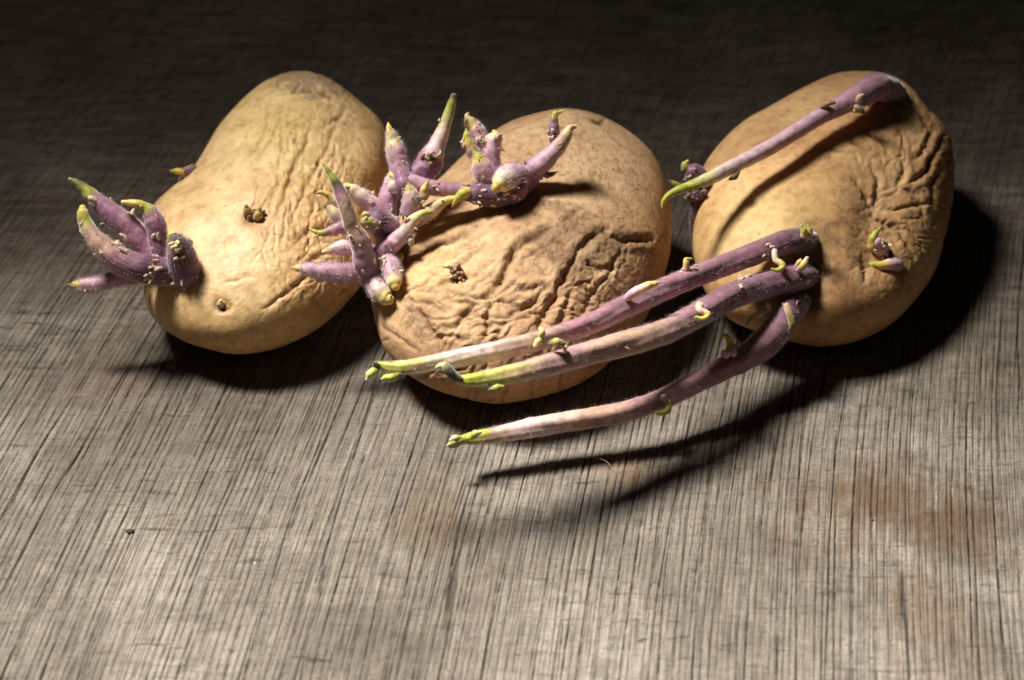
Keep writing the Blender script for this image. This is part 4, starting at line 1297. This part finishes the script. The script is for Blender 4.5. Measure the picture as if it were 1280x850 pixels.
sbud(SU, g((370, 440, 8, 0), (355, 460, 13, 2), (336, 470, 7, 2)), [(0, BROWN), (.5, OLIVE), (1, OLIVE)])
nubs(SU, g((990, 75), (1005, 110), (1000, 140), (985, 155), (900, 165)), zbu - .006, 2.8, BEIGE, BROWN)

# short dark sprout on the left rim of the tan potato and the dried root hanging from it
zl = surf(T3, 875, 250)
sl = sprout(T3, g((235, 480, 30, -6), (205, 460, 42, -2), (180, 440, 36, 0), (160, 425, 20, 0)), [(0, DARK), (.6, DARK), (1, PURPLE)], zl, fuzz=300, flen=.0006, lump=.2)
curl(sl, g((155, 430, 18, 2), (150, 412, 15, 2), (162, 396, 6, 2)), zl, [(0, OLIVE), (.5, GREEN), (1, YELLOW)])
sl2 = sprout(T3, g((235, 520, 24, -4), (205, 530, 36, 0), (175, 540, 22, 2)), [(0, DARK), (1, DARK)], zl, fuzz=0, lump=.25)
nubs(sl2, g((190, 525), (215, 520), (180, 545), (205, 550), (165, 535)), zl - .002, 3.4, srgb(190, 160, 165), DARK)
curl(sl2, g((140, 505, 10, 0), (110, 490, 12, 2), (90, 478, 6, 2)), zl, [(0, OLIVE), (.5, GREEN), (1, OLIVE)])
dr = sprout(T3, g((190, 560, 16, -4), (186, 620, 18, -4), (186, 700, 15, -4), (188, 760, 9, -4), (190, 790, 4, -4)), [(0, DARK), (.5, srgb(60, 44, 40)), (1, BROWN)], zl, name='dried_root', fuzz=0)

# eye with two green horns on the right of the tan potato
z_e = surf(T3, 1100, 312)
en = sprout(T3, k6((1085, 150, 44, -8), (1085, 130, 38, 4), (1075, 112, 26, 10)), [(0, DARK), (.5, MAUVE), (1, PINK)], z_e, name='eye', fuzz=150, flen=.0005, lump=.15)
curl(en, k6((1055, 130, 20, 10), (1055, 100, 19, 12), (1068, 75, 14, 12), (1085, 55, 6, 12)), z_e, [(0, YELLOW), (.5, GREEN), (1, GREEN)])
curl(en, k6((1155, 205, 36, 0), (1130, 205, 26, 8), (1095, 210, 19, 12), (1060, 208, 15, 13), (1030, 205, 7, 13)), z_e, [(0, MAUVE), (.3, ROSE), (.5, YELLOW), (1, GREEN)])
nubs(en, [p + (14,) for p in k6((1105, 110), (1110, 125), (1040, 140), (1035, 160), (1125, 185), (1140, 175), (1165, 200), (1110, 230), (1060, 150))], z_e, 3.2)


# ------------------------------------------------------------------ crumbs on the board
def crumb(name, label, cat, px, py, r, mat, flat=.6, pieces=1):
    g0 = ground(px, py)
    VV = []; FF = []; off = 0
    for k in range(pieces):
        n = 9
        dd, ff = DIRS6
        s = r * (1 if k == 0 else random.uniform(.4, .7)) * Zh(px, py, 0) / F
        w = 1 + .35 * pn(dd[:, 0] * 1.7 + px + k * 9, dd[:, 1] * 1.7, dd[:, 2] * 1.7)
        v = dd * w[:, None] * s * np.array([1.1, .9, flat])
        v += g0 + np.array([0 if k == 0 else random.uniform(-1, 1) * s * 1.6, 0 if k == 0 else random.uniform(-1, 1) * s, s * flat * .7 - .0012])
        VV.append(v); FF.append(ff + off); off += len(v)
    o = link(name, mesh_from(name, np.concatenate(VV) - g0, np.concatenate(FF)), mat)
    o.location = g0
    o['label'] = label; o['category'] = cat
    return o


DIRS6 = cube_sphere(7)
crumb('soil_crumb', 'small dark crumb of soil lying alone on the bare wood at lower left', 'soil crumb', 162, 661, 4.6, M_SOIL, .5, 3)
crumb('soil_crumb', 'tiny dark speck of soil beside the brown stain on the wood', 'soil crumb', 1091, 647, 2.2, M_SOIL, .6, 1)
crumb('wood_flake', 'pale flat flake on the wood below the left potato sprouts', 'flake', 98, 442, 3.6, M_FLAKE, .3, 1)
crumb('wood_flake', 'tiny white speck on the bare wood left of the picture centre', 'flake', 318, 700, 1.5, M_FLAKE, .5, 1)
crumb('wood_flake', 'tiny white speck at the upper edge of the brown stain', 'flake', 1078, 623, 1.3, M_FLAKE, .5, 1)
# a single straw coloured fibre lying under the lowest stem
fp = [ground(x, y) + np.array([0, 0, hh]) for x, y, hh in ((745, 574, .0003), (752, 578, .0012), (760, 582, .001), (767, 588, .0002))]
v, f, col, *_ = tube(fp, [.00006] * 4, [(0, CREAM), (1, CREAM)], 6, 0, 0, .0005)
fo = link('plant_fibre', mesh_from('plant_fibre', v - fp[0], f), M_FIBRE)
fo.location = fp[0]
fo['label'] = 'fine straw coloured fibre lying on the wood under the lowest stem'
fo['category'] = 'fibre'
